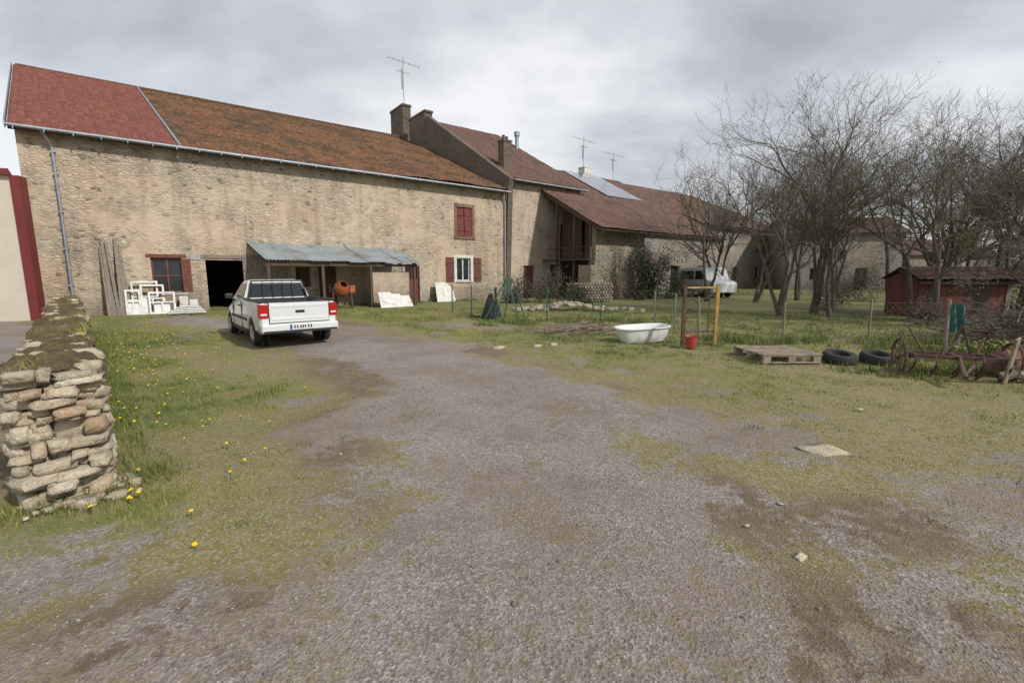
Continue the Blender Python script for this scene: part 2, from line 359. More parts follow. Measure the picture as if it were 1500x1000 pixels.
mossp=ramp(nt,mth(nt,'ADD',nf,mth(nt,'MULTIPLY',nb,.5)),[(.77,0),(.89,.6)])
c=mixc(nt,mossp,c,(.19,.155,.06))
setc(nt,b,c); b.inputs['Roughness'].default_value=.95
bump(nt,b,mth(nt,'ADD',mth(nt,'MULTIPLY',vo.outputs['Distance'],.6),nff),.7,.018)
np_mesh('ground',np.stack([xf,yf,gz(xf,yf)],1),F,m,smooth=True,attrs={'gravel':G,'lush':L,'dirt':dirt_shade})  # dirt attribute holds bare soil plus the painted shadow beside the wall
# ------------------------------------------------------------------ grass
def blades(name,x,y,h,w,rnd,mat):
    n=len(x); z=gz(x,y)-.005
    th=np.random.rand(n)*2*math.pi; lean=np.random.rand(n)*.7*h; ph=np.random.rand(n)*2*math.pi
    a=np.stack([x-np.cos(th)*w/2,y-np.sin(th)*w/2,z],1); b_=np.stack([x+np.cos(th)*w/2,y+np.sin(th)*w/2,z],1)
    t=np.stack([x+np.cos(ph)*lean,y+np.sin(ph)*lean,z+h],1)
    V=np.stack([a,b_,t],1).reshape(-1,3); F=np.arange(3*n).reshape(-1,3)
    return np_mesh(name,V,F,mat,attrs={'rnd':np.repeat(rnd,3)})
N=720000
r=.9+22*np.random.rand(N)**1.7; ang=(np.random.rand(N)-.5)*R(106)
x=r*np.sin(ang);y=r*np.cos(ang)
G,L,dirt_shade=masks(x,y)
cl=fbm(x*6,y*6,77,2)
p=(1-G)**1.6*(.26+.74*L)*(1-dirt_shade*.75)*np.clip((cl-.32)*3,.05,1)
k=np.random.rand(N)<p
bu=(x+18.2)*.798+(y-17.7)*.602; bv=-(x+18.2)*.602+(y-17.7)*.798
k&=~((bv>-.1)&(bu>-2)); k&=~((x<-17)&(y>16.3))
x,y,L,G=x[k],y[k],L[k],G[k]; dd=np.hypot(x,y)
h=(.010+.05*L*np.random.rand(len(x))+.012*np.random.rand(len(x)))*(1+dd*.03)
h*=np.clip(fbm(x*1.7,y*1.7,55,3)*2.2,.4,1.7)
rn=np.clip(.9-L*.55+(np.random.rand(len(x))-.5)*.6+(fbm(x*.7,y*.7,88,3)-.5)*1.0,0,1)
blades('grass',x,y,h,.0035+.0011*dd,rn,M['grass'])
tx=[];ty=[];th_=[]
def tufts(a,b,n,sp,hh,per=40):
    for _ in range(n):
        t=random.random(); cx=a[0]+(b[0]-a[0])*t+random.gauss(0,sp); cy=a[1]+(b[1]-a[1])*t+random.gauss(0,sp)
        H=hh*random.uniform(.5,1.2)
        for _ in range(per):
            tx.append(cx+random.gauss(0,.05+H*.25));ty.append(cy+random.gauss(0,.05+H*.25));th_.append(H*random.uniform(.4,1))
tufts((-2.95,3.45),(-12.2,13.1),150,.10,.16)
tufts((-3.9,2.95),(-3.0,3.3),20,.10,.11)
tufts((4.6,11.4),(16,10.8),130,.35,.25)
tufts((-1,15.8),(5,16.2),70,.5,.25)
tufts((6.3,8.0),(10,7.8),80,.5,.20)
tufts((8.3,9.5),(13,9),80,.5,.22)
tufts((-16,19),(-2,29.6),60,.25,.2)
tufts((4.6,8.6),(6,9.9),24,.15,.14)
tufts((-3.0,2.0),(-1.4,5.5),30,.5,.05,22);tufts((1.6,1.8),(4.5,6.5),40,.7,.05,22);tufts((-1.5,2.5),(1.2,6.5),14,.6,.035,16)
tx=np.array(tx);ty=np.array(ty);th_=np.array(th_)
blades('grass_tufts',tx,ty,th_,.004+.0011*np.hypot(tx,ty),np.clip(np.random.rand(len(tx))*.65,0,1),M['grass'])
# gravel stones
N=46000
r=.8+8*np.random.rand(N)**1.6; ang=(np.random.rand(N)-.5)*R(108)
x=r*np.sin(ang);y=r*np.cos(ang); G,L,dirt_shade=masks(x,y)
k=np.random.rand(N)<np.clip(G*1.0+.06,0,1); x,y=x[k],y[k]; n=len(x)
s=.0026+.005*np.random.rand(n)**3+.0005*np.hypot(x,y)
s=np.where(np.random.rand(n)<.004,s*2.4,s)
oct_=np.array([[1,0,0],[-1,0,0],[0,1,0],[0,-1,0],[0,0,.6],[0,0,-.6]],float)
V=(oct_[None]*(.6+.7*np.random.rand(n,6,1)))*s[:,None,None]
th=np.random.rand(n)*6.28; cs,sn=np.cos(th)[:,None],np.sin(th)[:,None]
V=np.stack([V[...,0]*cs-V[...,1]*sn,V[...,0]*sn+V[...,1]*cs,V[...,2]],-1)
V+=np.stack([x,y,gz(x,y)+s*.2],1)[:,None]
of=np.array([[0,2,4],[2,1,4],[1,3,4],[3,0,4],[2,0,5],[1,2,5],[3,1,5],[0,3,5]])
np_mesh('gravel',V.reshape(-1,3),(of[None]+(np.arange(n)*6)[:,None,None]).reshape(-1,3),M['gravelst'],attrs={'rnd':np.repeat(np.random.rand(n)**1.6,6)})
# dandelions
mb=MB()
def flower(x,y,s):
    z=float(gz(np.array([x]),np.array([y]))[0])+random.uniform(.04,.09)
    tl=Vector((random.uniform(-.5,.5),random.uniform(-.6,.2),1)).normalized()
    mb.lathe([(0,s*.3),(.004,s),(.010,s*.8),(.013,.001)],(x,y,z),tl,9,0)
    mb.tube((x,y,z-.09),(x,y,z),.002,.002,4,1,False)
for _ in range(110):
    t=random.random()**1.2; cx=-2.65+(-10.4+2.65)*t; cy=3.5+(13-3.5)*t; c_=random.gauss(0,.35)
    flower(cx+c_+random.gauss(0,.12),cy+c_+random.gauss(0,.2),random.uniform(.010,.016)*(1+cy*.02))
for p_ in ((-2.85,3.2),(-2.9,3.28),(-2.8,3.23),(-3.0,3.05),(-2.25,3.0),(-1.95,2.6)): flower(p_[0],p_[1],.017)
mb.build('dandelions',[M['dandelion'],M['ivy']])
# ------------------------------------------------------------------ dry stone wall
def stone_block(rng,cx,cy,cz,sx,sy,sz,rotz,V,F,Rn,rd=.07,nz=.06):
    k=4; pts={}; faces=[]
    def key(a,b_,c_):
        kk=(a,b_,c_)
        if kk not in pts: pts[kk]=len(pts)
        return pts[kk]
    for ax in range(3):
        for sgn in (0,k-1):
            for i in range(k-1):
                for j in range(k-1):
                    q=[]
                    for (di,dj) in ((0,0),(1,0),(1,1),(0,1)):
                        idx=[0,0,0]; idx[ax]=sgn; idx[(ax+1)%3]=i+di; idx[(ax+2)%3]=j+dj; q.append(key(*idx))
                    faces.append(q if sgn else q[::-1])
    P=np.array(list(pts.keys()),float)/(k-1)*2-1
    rr=np.linalg.norm(P,axis=1,keepdims=True); P=P*(1-rd*(rr**2-1)/2)
    P+=rng.normal(0,nz,P.shape)
    sk=rng.normal(0,.10,(3,3)); P=P@(np.eye(3)+sk)
    P*=np.array([sx,sy,sz])/2
    c_,s_=math.cos(rotz),math.sin(rotz)
    P=np.stack([P[:,0]*c_-P[:,1]*s_+cx,P[:,0]*s_+P[:,1]*c_+cy,P[:,2]+cz],1)
    o=stone_block.off; stone_block.off+=len(P)
    V.append(P); F+= [[a+o for a in f] for f in faces]; Rn.append(np.full(len(P),rng.random()))
stone_block.off=0
rng=np.random.default_rng(3)
wd=np.array([-.69,.724]); wp=np.array([.724,.69]); W0=np.array([-3.40,3.32]); WL=15.2; WT=.54; wrot=math.atan2(.724,-.69)
V=[];F=[];Rn=[];stone_block.off=0
def wtop(t): return .99-.005*t+.05*math.sin(t*1.9)+.04*math.sin(t*4.3)-.04*math.exp(-t*1.5)
for side in (1,-1):
    z=0.0
    while z<1.02:
        hh=rng.uniform(.05,.13); t=0.0
        while t<WL:
            l=rng.uniform(.10,.32)
            if z+hh*.6<wtop(t)-.04:
                dep=rng.uniform(.2,.28); off=side*(WT/2-dep/2+rng.uniform(-.04,.02))
                p=W0+wd*(t+l/2+(rng.uniform(-.06,.06) if t==0 else 0))+wp*off
                stone_block(rng,p[0],p[1],z+hh/2+rng.uniform(-.012,.012),l*.96,dep,hh*.95,wrot+rng.normal(0,.06),V,F,Rn)
            t+=l
        z+=hh
z=0.0
while z<.95:
    hh=rng.uniform(.04,.12); o=-WT/2-.0
    while o<WT/2-.04:
        l=rng.uniform(.07,.26); dep=rng.uniform(.16,.34)
        p=W0+wd*(dep/2-rng.uniform(-.02,.18)+.05-.10*(1-z))+wp*(min(o+l/2,WT/2-l/2))
        stone_block(rng,p[0],p[1],z+hh/2,dep,l*.97,hh*.95,wrot+rng.normal(0,.2),V,F,Rn); o+=l
    z+=hh
t=0
while t<WL:
    for o in (-.16,.0,.16):
        if rng.random()<.6:
            s=rng.uniform(.10,.24); p=W0+wd*(t+rng.uniform(0,.1))+wp*(o+rng.normal(0,.03))
            stone_block(rng,p[0],p[1],wtop(t)+rng.uniform(-.05,.01),s,s*.8,rng.uniform(.05,.10),rng.uniform(0,3),V,F,Rn)
    t+=.22
for _ in range(40):
    p=W0-wd*rng.uniform(-.1,.30)+wp*rng.uniform(-.35,.4); s=rng.uniform(.03,.12)
    stone_block(rng,p[0],p[1],.02,s,s*.8,s*.5,rng.uniform(0,3),V,F,Rn)
wall=empty('dry_stone_wall')
np_mesh('stones',np.concatenate(V),F,M['drystone'],parent=wall,attrs={'rnd':np.concatenate(Rn)})
mb=MB(); a=W0+wd*.2
q=[a+wp*.19,a+wd*(WL-.2)+wp*.19,a+wd*(WL-.2)-wp*.19,a-wp*.19]
mb.prism([(p[0],p[1],0) for p in q],(0,0,.82)); mb.build('core',M['wallmoss'],wall)
nt_=400;no_=16; T_,O_=np.meshgrid(np.linspace(.02,WL,nt_),np.linspace(-1,1,no_),indexing='ij')
wt=np.array([[wtop(a)]*no_ for a in T_[:,0]])
Zm=wt+.03-.10*np.abs(O_)**3+(fbm(T_*3,O_*1.5+5,6,4)-.5)*.22+(fbm(T_*14,O_*6,7,2)-.5)*.06
Wd=(WT/2+.02)*(1+(fbm(T_*2.5,O_*0,13,3)-.5)*.3)
P=W0[None,None]+wd[None,None]*T_[...,None]+wp[None,None]*(O_*Wd)[...,None]
i,j=np.meshgrid(np.arange(nt_-1),np.arange(no_-1),indexing='ij'); q=(i*no_+j).ravel()
np_mesh('moss_cap',np.concatenate([P,Zm[...,None]],-1).reshape(-1,3),np.stack([q,q+1,q+no_+1,q+no_],1),M['wallmoss'],parent=wall,smooth=True)
n=9000
t=np.random.rand(n)*WL*.97+.1; o=(np.random.rand(n)-.5)*.5
k=fbm(t*1.3,o*3,12,3)>.54; t,o=t[k],o[k]
P=W0[None]+wd[None]*t[:,None]+wp[None]*o[:,None]; zt=np.array([wtop(a) for a in t])-.02
h=.03+.06*np.random.rand(len(t)); th=np.random.rand(len(t))*6.28; w=.004+.001*t
A=np.stack([P[:,0]-np.cos(th)*w,P[:,1]-np.sin(th)*w,zt],1);B_=np.stack([P[:,0]+np.cos(th)*w,P[:,1]+np.sin(th)*w,zt],1)
T=np.stack([P[:,0]+np.random.randn(len(t))*.03,P[:,1]+np.random.randn(len(t))*.03,zt+h],1)
np_mesh('wall_grass',np.stack([A,B_,T],1).reshape(-1,3),np.arange(3*len(t)).reshape(-1,3),M['grass'],parent=wall,attrs={'rnd':np.repeat(.6+.4*np.random.rand(len(t)),3)})
V=[];F=[];Rn=[];stone_block.off=0
stone_block(rng,3.02,4.25,-.005,.38,.28,.035,.3,V,F,Rn,nz=.08)
for (sx_,sy_,s) in [(1.75,2.55,.06),(2.0,3.2,.04),(2.35,2.55,.03),(1.6,2.9,.03),(4.4,5.6,.05),(-2.4,1.7,.03),(.6,10.6,.2),(1.0,10.9,.18),(-.3,10.4,.2)]:
    stone_block(rng,sx_,sy_,.0,s*1.2,s*.8,s*.3,rng.uniform(0,3),V,F,Rn,nz=.1)
np_mesh('loose_stones',np.concatenate(V),F,M['drystone'],attrs={'rnd':np.concatenate([r_*.3+.3 for r_ in Rn])})
# ------------------------------------------------------------------ buildings (shared street frame)
O=(-18.2,17.7,0); ROT=math.atan2(.602,.798)
def roof(name,A,B,Cc,Dd,mat,parent,pw=.22,rh=.34,amp=.022,sub=6,sag=.05,seed=1):
    A,B,Cc,Dd=[np.array(p,float) for p in (A,B,Cc,Dd)]
    L=np.linalg.norm(B-A); S=np.linalg.norm(Dd-A)
    nu=int(L/pw*sub); nr=int(S/rh)
    s=np.linspace(0,1,nu+1); tt=[];lift=[]
    for r_ in range(nr): tt+=[r_/nr,(r_+1)/nr-1e-4]; lift+=[.035,.0]
    tt=np.array(tt);lift=np.array(lift)
    Sg,Tg=np.meshgrid(s,tt); Lf=np.repeat(lift[:,None],nu+1,1)
    P=((1-Sg)*(1-Tg))[...,None]*A+(Sg*(1-Tg))[...,None]*B+(Sg*Tg)[...,None]*Cc+((1-Sg)*Tg)[...,None]*Dd
    n=np.cross(B-A,Dd-A); n/=np.linalg.norm(n)
    if n[2]<0:n=-n
    U=Sg*L; ph=U/pw
    wv=np.abs(np.sin(ph*math.pi))*amp*2
    ti=np.floor(ph); ri=np.repeat(np.arange(len(tt))[:,None]//2,nu+1,1)
    jit=_h(ti.astype(np.int64),ri.astype(np.int64),seed)*.022
    hgt=wv+Lf+jit+(fbm(U*.25,Tg*S*.25,seed,3)-.5)*sag*2
    P=P+n*hgt[...,None]
    i,j=np.meshgrid(np.arange(nu),np.arange(len(tt)-1)); q=(j*(nu+1)+i).ravel()
    F=np.stack([q,q+1,q+nu+2,q+nu+1],1)
    uv=np.stack([U.ravel(),(Tg*S).ravel()],1)
    o=np_mesh(name,P.reshape(-1,3),F,mat,parent=parent,uv=uv)
    mb=MB(); dn=n*-.06
    mb.prism([A+dn,B+dn,Cc+dn,Dd+dn],tuple(n*-.08)); mb.build(name+'_deck',M['darkwood'],parent)
    return o
def wall_open(mb,u0,u1,z0,z1,v,ops,dep=.28,mi=0,dmi=1):
    us=sorted({u0,u1}|{o[0] for o in ops}|{o[1] for o in ops}); zs=sorted({z0,z1}|{o[2] for o in ops}|{o[3] for o in ops})
    for a,b_ in zip(us[:-1],us[1:]):
        for c_,d_ in zip(zs[:-1],zs[1:]):
            mu,mz=(a+b_)/2,(c_+d_)/2
            if any(o[0]<mu<o[1] and o[2]<mz<o[3] for o in ops): continue
            mb.quad((a,v,c_),(b_,v,c_),(b_,v,d_),(a,v,d_),mi)
    for (a,b_,c_,d_) in ops:
        w=v+dep
        mb.quad((a,v,c_),(a,w,c_),(a,w,d_),(a,v,d_),mi);mb.quad((b_,v,c_),(b_,w,c_),(b_,w,d_),(b_,v,d_),mi)
        mb.quad((a,v,d_),(b_,v,d_),(b_,w,d_),(a,w,d_),mi);mb.quad((a,v,c_),(b_,v,c_),(b_,w,c_),(a,w,c_),mi)
def planks(mb,u0,u1,z0,z1,v,n,mi=0,t=.03):
    w=(u1-u0)/n
    for i in range(n): 
        e=random.uniform(0,.012); mb.box(u0+i*w+.006,u0+(i+1)*w-.006,v-t-e,v-e,z0+random.uniform(0,.02),z1,mi)
barn=empty('stone_barn',O,ROT)
mb=MB()
ops=[(3.5,4.6,.85,2.35),(5.45,6.95,0,2.28),(9.2,9.9,1.0,2.0),(10.3,11.2,0,2.1),(15.05,15.95,0,2.1),(18.55,19.65,3.95,5.7),(18.5,19.5,1.2,2.62)]
wall_open(mb,0,22.25,-.2,7.0,0,ops)
mb.poly([(0,0,-.2),(0,0,7.0),(-2,16,13.6),(-3.2,26,8.2),(-3.2,26,-.2)],0)
mb.poly([(22.25,0,-.2),(22.25,0,7.0),(22.25,16,13.6),(22.25,26,8.2),(22.25,26,-.2)],0)
mb.quad((-3.2,26,-.2),(22.25,26,-.2),(22.25,26,8.2),(-3.2,26,8.2),0)
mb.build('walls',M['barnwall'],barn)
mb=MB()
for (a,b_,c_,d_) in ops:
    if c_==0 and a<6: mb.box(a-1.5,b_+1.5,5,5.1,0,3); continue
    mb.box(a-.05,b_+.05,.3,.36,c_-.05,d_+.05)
mb.build('interior_shade',M['dark'],barn)  # black sheets behind the openings paint the darkness indoors
roof('roof_new',(-.10,-.45,6.93),(4.9,-.45,6.93),(3.57,16,13.85),(-2.1,16,13.85),M['tile_new'],barn,sag=.02,seed=2)
roof('roof_old',(4.95,-.45,6.93),(22.2,-.45,6.93),(22.2,16,13.85),(3.62,16,13.85),M['tile_old'],barn,sag=.17,seed=5)
mb=MB(); mb.quad((-2.1,16,13.9),(22.2,16,13.9),(22.2,26.4,8.1),(-3.3,26.4,8.1)); mb.build('roof_rear',M['tile_brown'],barn)
mb=MB()
for i in range(59):
    u=-2.0+i*.41; mb.tube((u,16,13.86),(u+.43,16,13.87+random.uniform(0,.02)),.13,.12,8,0)
mb.build('ridge_tiles',M['tile_old'],barn)
mb=MB()
mb.tube((-.12,-.55,6.93),(10,-.55,6.90),.06,.06,10,0);mb.tube((10,-.55,6.90),(22.3,-.55,6.86),.06,.06,10,0)
for i in range(28): mb.box(.05+i*.79,.08+i*.79,-.62,-.46,6.80,6.95)
mb.tube((.75,-.5,6.9),(.95,-.12,6.4),.05,k=10);mb.tube((.95,-.12,6.4),(.95,-.12,.9),.05,k=10);mb.tube((.95,-.12,.9),(.95,-.14,.0),.065,k=10)
for z in (1.2,2.6,4,5.4,6.2): mb.box(.88,1.02,-.18,0,z,z+.05)
mb.tube((22.0,-.5,6.85),(22.15,-.12,6.3),.05,k=10);mb.tube((22.15,-.12,6.3),(22.15,-.12,.1),.05,k=10)
mb.build('gutter',M['zinc'],barn,smooth=True)
mb=MB(); mb.prism([(-.13,-.5,6.80),(-.13,-.5,7.08),(-2.15,16,14.0),(-2.15,16,13.72)],(-.04,0,0))
mb.prism([(4.88,-.47,7.03),(4.98,-.47,7.03),(3.65,16,13.98),(3.55,16,13.98)],(0,0,.02)); mb.build('flashing',M['zinc'],barn)
mb=MB()
mb.box(3.5,3.57,.12,.2,.85,2.35,0);mb.box(4.53,4.6,.12,.2,.85,2.35,0);mb.box(3.57,4.53,.12,.2,2.27,2.35,0);mb.box(3.57,4.53,.12,.2,.85,.92,0);mb.box(4.02,4.08,.12,.2,.92,2.27,0)
mb.box(3.57,4.53,.13,.19,1.55,1.6,0); mb.box(3.4,4.7,-.05,.1,.74,.845,2); mb.box(3.35,4.75,-.012,.27,2.352,2.5,0)
mb.box(3.57,4.53,.21,.22,.9,2.3,1)
planks(mb,4.55,4.9,.9,2.3,-.02,3,0)
mb.build('left_window',[M['redwood'],M['glass'],M['concrete']],barn)
mb=MB(); Mx=Matrix.Translation((6.9,-.06,0))@Matrix.Rotation(R(-4),4,'Z')
for i in range(9): mb.box(i*.2+.005,i*.2+.195,-.04,0,.08+random.uniform(0,.05),2.35+random.uniform(-.03,.03),0,Mx)
mb.box(0,1.8,-.07,-.041,.5,.62,0,Mx);mb.box(0,1.8,-.07,-.041,1.8,1.92,0,Mx)
mb.box(5.3,9.3,-.05,-.02,2.36,2.52,0); mb.build('sliding_door',M['oldwood'],barn)
mb=MB(); mb.box(4.9,5.28,-.03,.2,2.283,2.5); mb.build('lintel',M['concrete'],barn)
mb=MB(); planks(mb,15.05,15.95,0.02,1.35,.15,6,0)
mb.box(15.05,15.13,.1,.2,1.35,2.1,0);mb.box(15.87,15.95,.1,.2,1.35,2.1,0);mb.box(15.13,15.87,.1,.2,2.0,2.1,0);mb.box(15.47,15.53,.11,.19,1.35,2.0,0);mb.box(15.13,15.87,.18,.19,1.35,2.0,1)
mb.box(14.9,15.048,-.03,.2,0,2.2,2);mb.box(15.952,16.1,-.03,.2,0,2.2,2);mb.box(14.9,16.1,-.035,.2,2.203,2.38,2)
mb.build('red_door',[M['redpaint'],M['glass'],M['concrete']],barn)
mb=MB(); planks(mb,18.55,19.08,3.97,5.68,.08,4,0);planks(mb,19.12,19.65,3.97,5.68,.08,4,0)
for z in (4.3,5.2): mb.box(18.56,19.06,.015,.035,z,z+.09,0);mb.box(19.13,19.64,.015,.035,z,z+.09,0)
mb.box(18.38,18.547,-.03,.2,3.9,5.85,1);mb.box(19.653,19.82,-.03,.2,3.9,5.85,1);mb.box(18.38,19.82,-.032,.2,5.703,5.9,1);mb.box(18.35,19.85,-.07,.2,3.78,3.947,1)
mb.build('upper_shutters',[M['redpaint'],M['rustred']],barn)
mb=MB()
for (a,b_,c_,d_) in ((18.5,18.58,1.2,2.62),(19.42,19.5,1.2,2.62),(18.58,19.42,2.54,2.62),(18.58,19.42,1.2,1.28),(18.96,19.04,1.28,2.54)): mb.box(a,b_,.12,.2,c_,d_,0)
mb.box(18.6,19.4,.175,.18,1.28,2.54,1); mb.box(18.4,19.6,-.06,.12,1.1,1.197,3)
mb.box(18.3,18.497,-.02,.2,1.1,2.62,0);mb.box(19.503,19.7,-.02,.2,1.1,2.62,0);mb.box(18.3,19.7,-.022,.2,2.623,2.8,0)
for (a,b_) in ((17.72,18.29),(19.71,20.28)):
    planks(mb,a,b_,1.15,2.65,-.02,5,2)
    for z in (1.4,2.3): mb.box(a,b_,-.09,-.063,z,z+.08,2)
mb.build('white_window',[M['white'],M['glass'],M['redwood'],M['concrete']],barn)
mb=MB(); planks(mb,10.3,11.2,0,2.1,.2,6); planks(mb,9.2,9.9,1,2,.25,4); mb.build('brown_door',M['darkwood'],barn)
mb=MB(); sheets=8; u0=7.15
for i in range(sheets):
    w=.93; ua=u0+i*.905; dz=random.uniform(-.015,.02); dq=random.uniform(-.1,.1); n=26; vs=[];fs=[]
    for jj in range(n+1):
        u=ua+w*jj/n; hh=.018*math.sin(jj/n*w/.075*math.pi)+dz+(i%2)*.02
        skew=.35
        vs+=[(u,.0,3.13+hh-.012*i),(u+skew*.5,-1.25,2.70+hh-.02-.012*i),(u+skew,-2.5-dq,2.27+hh-.012*i)]
    for jj in range(n): a=jj*3; fs+=[(a,a+3,a+4,a+1),(a+1,a+4,a+5,a+2)]
    mb.add(vs,fs,0)
mb.build('canopy_sheets',M['galv'],barn,smooth=True)
mb=MB()
for i in range(9): 
    u=7.25+i*.88; mb.prism([(u,-.02,3.06-.01*i),(u,-.02,2.96-.01*i),(u+.34,-2.4,2.13-.01*i),(u+.34,-2.4,2.23-.01*i)],(.06,0,0))
mb.box(7.5,14.7,-2.35,-2.27,2.02,2.13)
for u in (7.6,9.9,12.2,14.55): mb.box(u-.06,u+.06,-2.37,-2.25,-.1,2.018)
mb.build('canopy_frame',M['darkwood'],barn)
mb=MB(); mb.box(12.3,14.45,-1.99,-1.75,0,1.75); mb.build('low_wall',M['plaster'],barn)
# ------------- house 2
h2=empty('village_house',O,ROT)
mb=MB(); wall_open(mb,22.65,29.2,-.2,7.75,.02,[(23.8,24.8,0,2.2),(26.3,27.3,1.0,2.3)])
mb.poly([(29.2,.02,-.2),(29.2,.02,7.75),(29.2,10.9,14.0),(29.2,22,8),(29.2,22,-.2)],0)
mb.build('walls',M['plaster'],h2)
mb=MB(); mb.box(23.7,24.9,.32,.36,0,2.3);mb.box(26.2,27.4,.32,.36,.9,2.4); mb.build('interior_shade',M['dark'],h2)  # black sheets in place of shaded rooms
mb=MB(); planks(mb,23.8,24.8,0,2.2,.2,6); mb.build('door',M['redwood'],h2)
roof('roof',(22.6,-.45,7.72),(29.45,-.45,7.72),(29.45,10.9,14.1),(22.6,10.9,14.1),M['tile_brown'],h2,sag=.06,seed=9)
mb=MB(); mb.quad((22.6,10.9,14.1),(29.45,10.9,14.1),(29.45,22.4,7.9),(22.6,22.4,7.9)); mb.build('roof_rear',M['tile_brown'],h2)
mb=MB(); mb.prism([(22.26,-.3,7.2),(22.26,-.5,7.75),(22.26,10.9,14.45),(22.26,22.3,8.2),(22.26,22.3,-.2),(22.26,-.02,-.2)],(.4,0,0)); 
mb.box(22.2,23.0,15.4,18.1,8,16.4);mb.box(22.15,23.05,15.3,18.2,16.4,16.6);mb.box(22.23,22.95,11.2,14.2,10,14.8);mb.box(22.18,23.0,11.1,14.3,14.8,14.98)
mb.build('gable_stack',M['chimney'],h2,bevel=.03)
mb=MB(); mb.box(23.0,23.65,1.2,1.85,8,10.5);mb.box(22.95,23.7,1.15,1.9,10.5,10.62);mb.tube((23.2,1.5,10.6),(23.2,1.5,10.95),.12,k=10);mb.tube((23.47,1.5,10.6),(23.47,1.5,10.9),.1,k=10); mb.build('chimney',M['chimney'],h2)
mb=MB(); mb.tube((28.9,7.4,11.8),(28.9,7.4,13.2),.16,k=12);mb.tube((28.9,7.4,13.15),(28.9,7.4,13.5),.24,k=12); mb.build('flue',M['zinc'],h2)
mb=MB(); mb.tube((22.6,-.52,7.7),(29.5,-.52,7.66),.06,k=8); mb.build('gutter',M['zinc'],h2)
def antenna(name,p,h,par,n=7,w=1.0):
    mb=MB(); x,y,z=p; mb.tube((x,y,z),(x,y,z+h),.035,.025,6)
    mb.tube((x-1.3,y+.2,z+h*.93),(x+1.5,y-.2,z+h*.86),.02,k=4)
    for i in range(n):
        t=i/(n-1); mb.tube((x-1.3+2.8*t-.1,y+.2-.4*t-.35*w,z+h*.93-h*.07*t),(x-1.3+2.8*t+.1,y+.2-.4*t+.35*w,z+h*.93-h*.07*t),.014,k=4)
    mb.tube((x-.6,y,z+h*.7),(x+.6,y,z+h*.68),.015,k=4)
    for i in range(6): mb.tube((x-.5+.2*i,y-.15,z+h*.7),(x-.5+.2*i,y+.15,z+h*.7),.012,k=4)
    mb.tube((x-.12,y,z+h*.35),(x-.12,y,z+h*.75),.06,.06,6); mb.build(name,M['zinc'],par)
antenna('tv_antenna',(22.6,15.9,16.5),4.2,h2)
# ------------- annex
an=empty('open_barn_annex',O,ROT)
mb=MB(); mb.box(25.9,30.8,-4.7,-4.3,-.2,4.75);mb.box(30.4,30.8,-4.3,-.02,-.2,4.75); mb.prism([(30.4,-4.29,4.75),(30.4,-.03,4.75),(30.4,-.03,6.9)],(.4,0,0))
mb.box(25.5,25.898,-4.7,-3.6,-.2,2.2); mb.build('stone_walls',M['stone'],an)
roof('roof',(25.3,-5.75,4.38),(32.2,-5.75,4.38),(32.2,0.0,7.42),(25.3,-.02,7.42),M['tile_brown'],an,sag=.08,seed=12)
mb=MB()
for v in (-4.5,-3.1,-1.4): mb.box(25.52,25.66,v-.07,v+.07,2.2 if v<-4 else -.1,4.75+(v+4.5)*.53)
mb.prism([(25.5,-5.6,4.12),(25.5,-5.6,4.3),(25.5,-.05,7.2),(25.5,-.05,7.0)],(.16,0,0)); mb.box(25.53,25.65,-4.6,-.02,2.5,2.64)
mb.tube((25.35,-4.4,3.35),(25.35,-.6,3.35),.03,k=6);mb.tube((25.35,-4.4,2.95),(25.35,-.6,2.95),.025,k=6)
for i in range(12): mb.tube((25.35,-4.4+i*.345,2.6),(25.35,-4.4+i*.345,3.35),.015,k=5)
mb.box(25.3,25.52,-4.5,-.5,2.52,2.58)
mb.build('timber_frame',M['darkwood'],an)
mb=MB()
for i in range(16):
    v=-4.6+i*.28; 
    if random.random()<.7: mb.box(27.0,27.04,v,v+.25,2.6+random.uniform(-.1,.2),min(6.0,4.5+i*.14)+random.uniform(-.3,.1))
mb.build('boards',M['darkwood'],an)
mb=MB(); mb.box(27.2,27.25,-4.3,0,0,5.2); mb.build('interior_shade',M['dark'],an)  # black sheet inside the annex paints its deep shade
# ------------- house 3
h3=empty('solar_roof_house',O,ROT)
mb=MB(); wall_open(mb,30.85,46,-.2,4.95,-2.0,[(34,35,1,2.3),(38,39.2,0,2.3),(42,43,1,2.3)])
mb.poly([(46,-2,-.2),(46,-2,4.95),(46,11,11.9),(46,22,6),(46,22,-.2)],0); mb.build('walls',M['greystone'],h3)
mb=MB(); mb.box(33.5,44,-1.7,-1.65,0,3); mb.build('interior_shade',M['dark'],h3)  # one black sheet paints the shade behind all openings
def zp(v): return 6.09+.537*v
roof('roof',(29.6,-2.4,zp(-2.4)),(46.2,-2.4,zp(-2.4)),(46.2,11,zp(11)),(29.6,11,zp(11)),M['tile_brown'],h3,pw=.25,sub=5,sag=.1,seed=22)
mb=MB(); mb.quad((29.6,11,zp(11)),(46.2,11,zp(11)),(46.2,22.4,6),(29.6,22.4,6)); mb.build('roof_rear',M['tile_brown'],h3)
mb=MB()
for i in range(5):
    for jj in range(4):
        ua=37.4+i*1.05; va=4.7+jj*1.55
        mb.prism([(ua,va,zp(va)+.16),(ua+1.02,va,zp(va)+.16),(ua+1.02,va+1.5,zp(va+1.5)+.16),(ua,va+1.5,zp(va+1.5)+.16)],(0,0,.04))
mb.build('solar_panels',M['solar'],h3)
mb=MB(); mb.box(41.0,42.2,11.2,12.1,11,12.9); mb.box(40.95,42.25,11.15,12.15,12.9,13.0); mb.build('chimney',M['white'],h3)
antenna('tv_antenna_mast',(41,11.4,12.5),3.6,h3,5,.7); antenna('tv_antenna_small',(46.5,12,12.3),3.2,h3,5,.7)
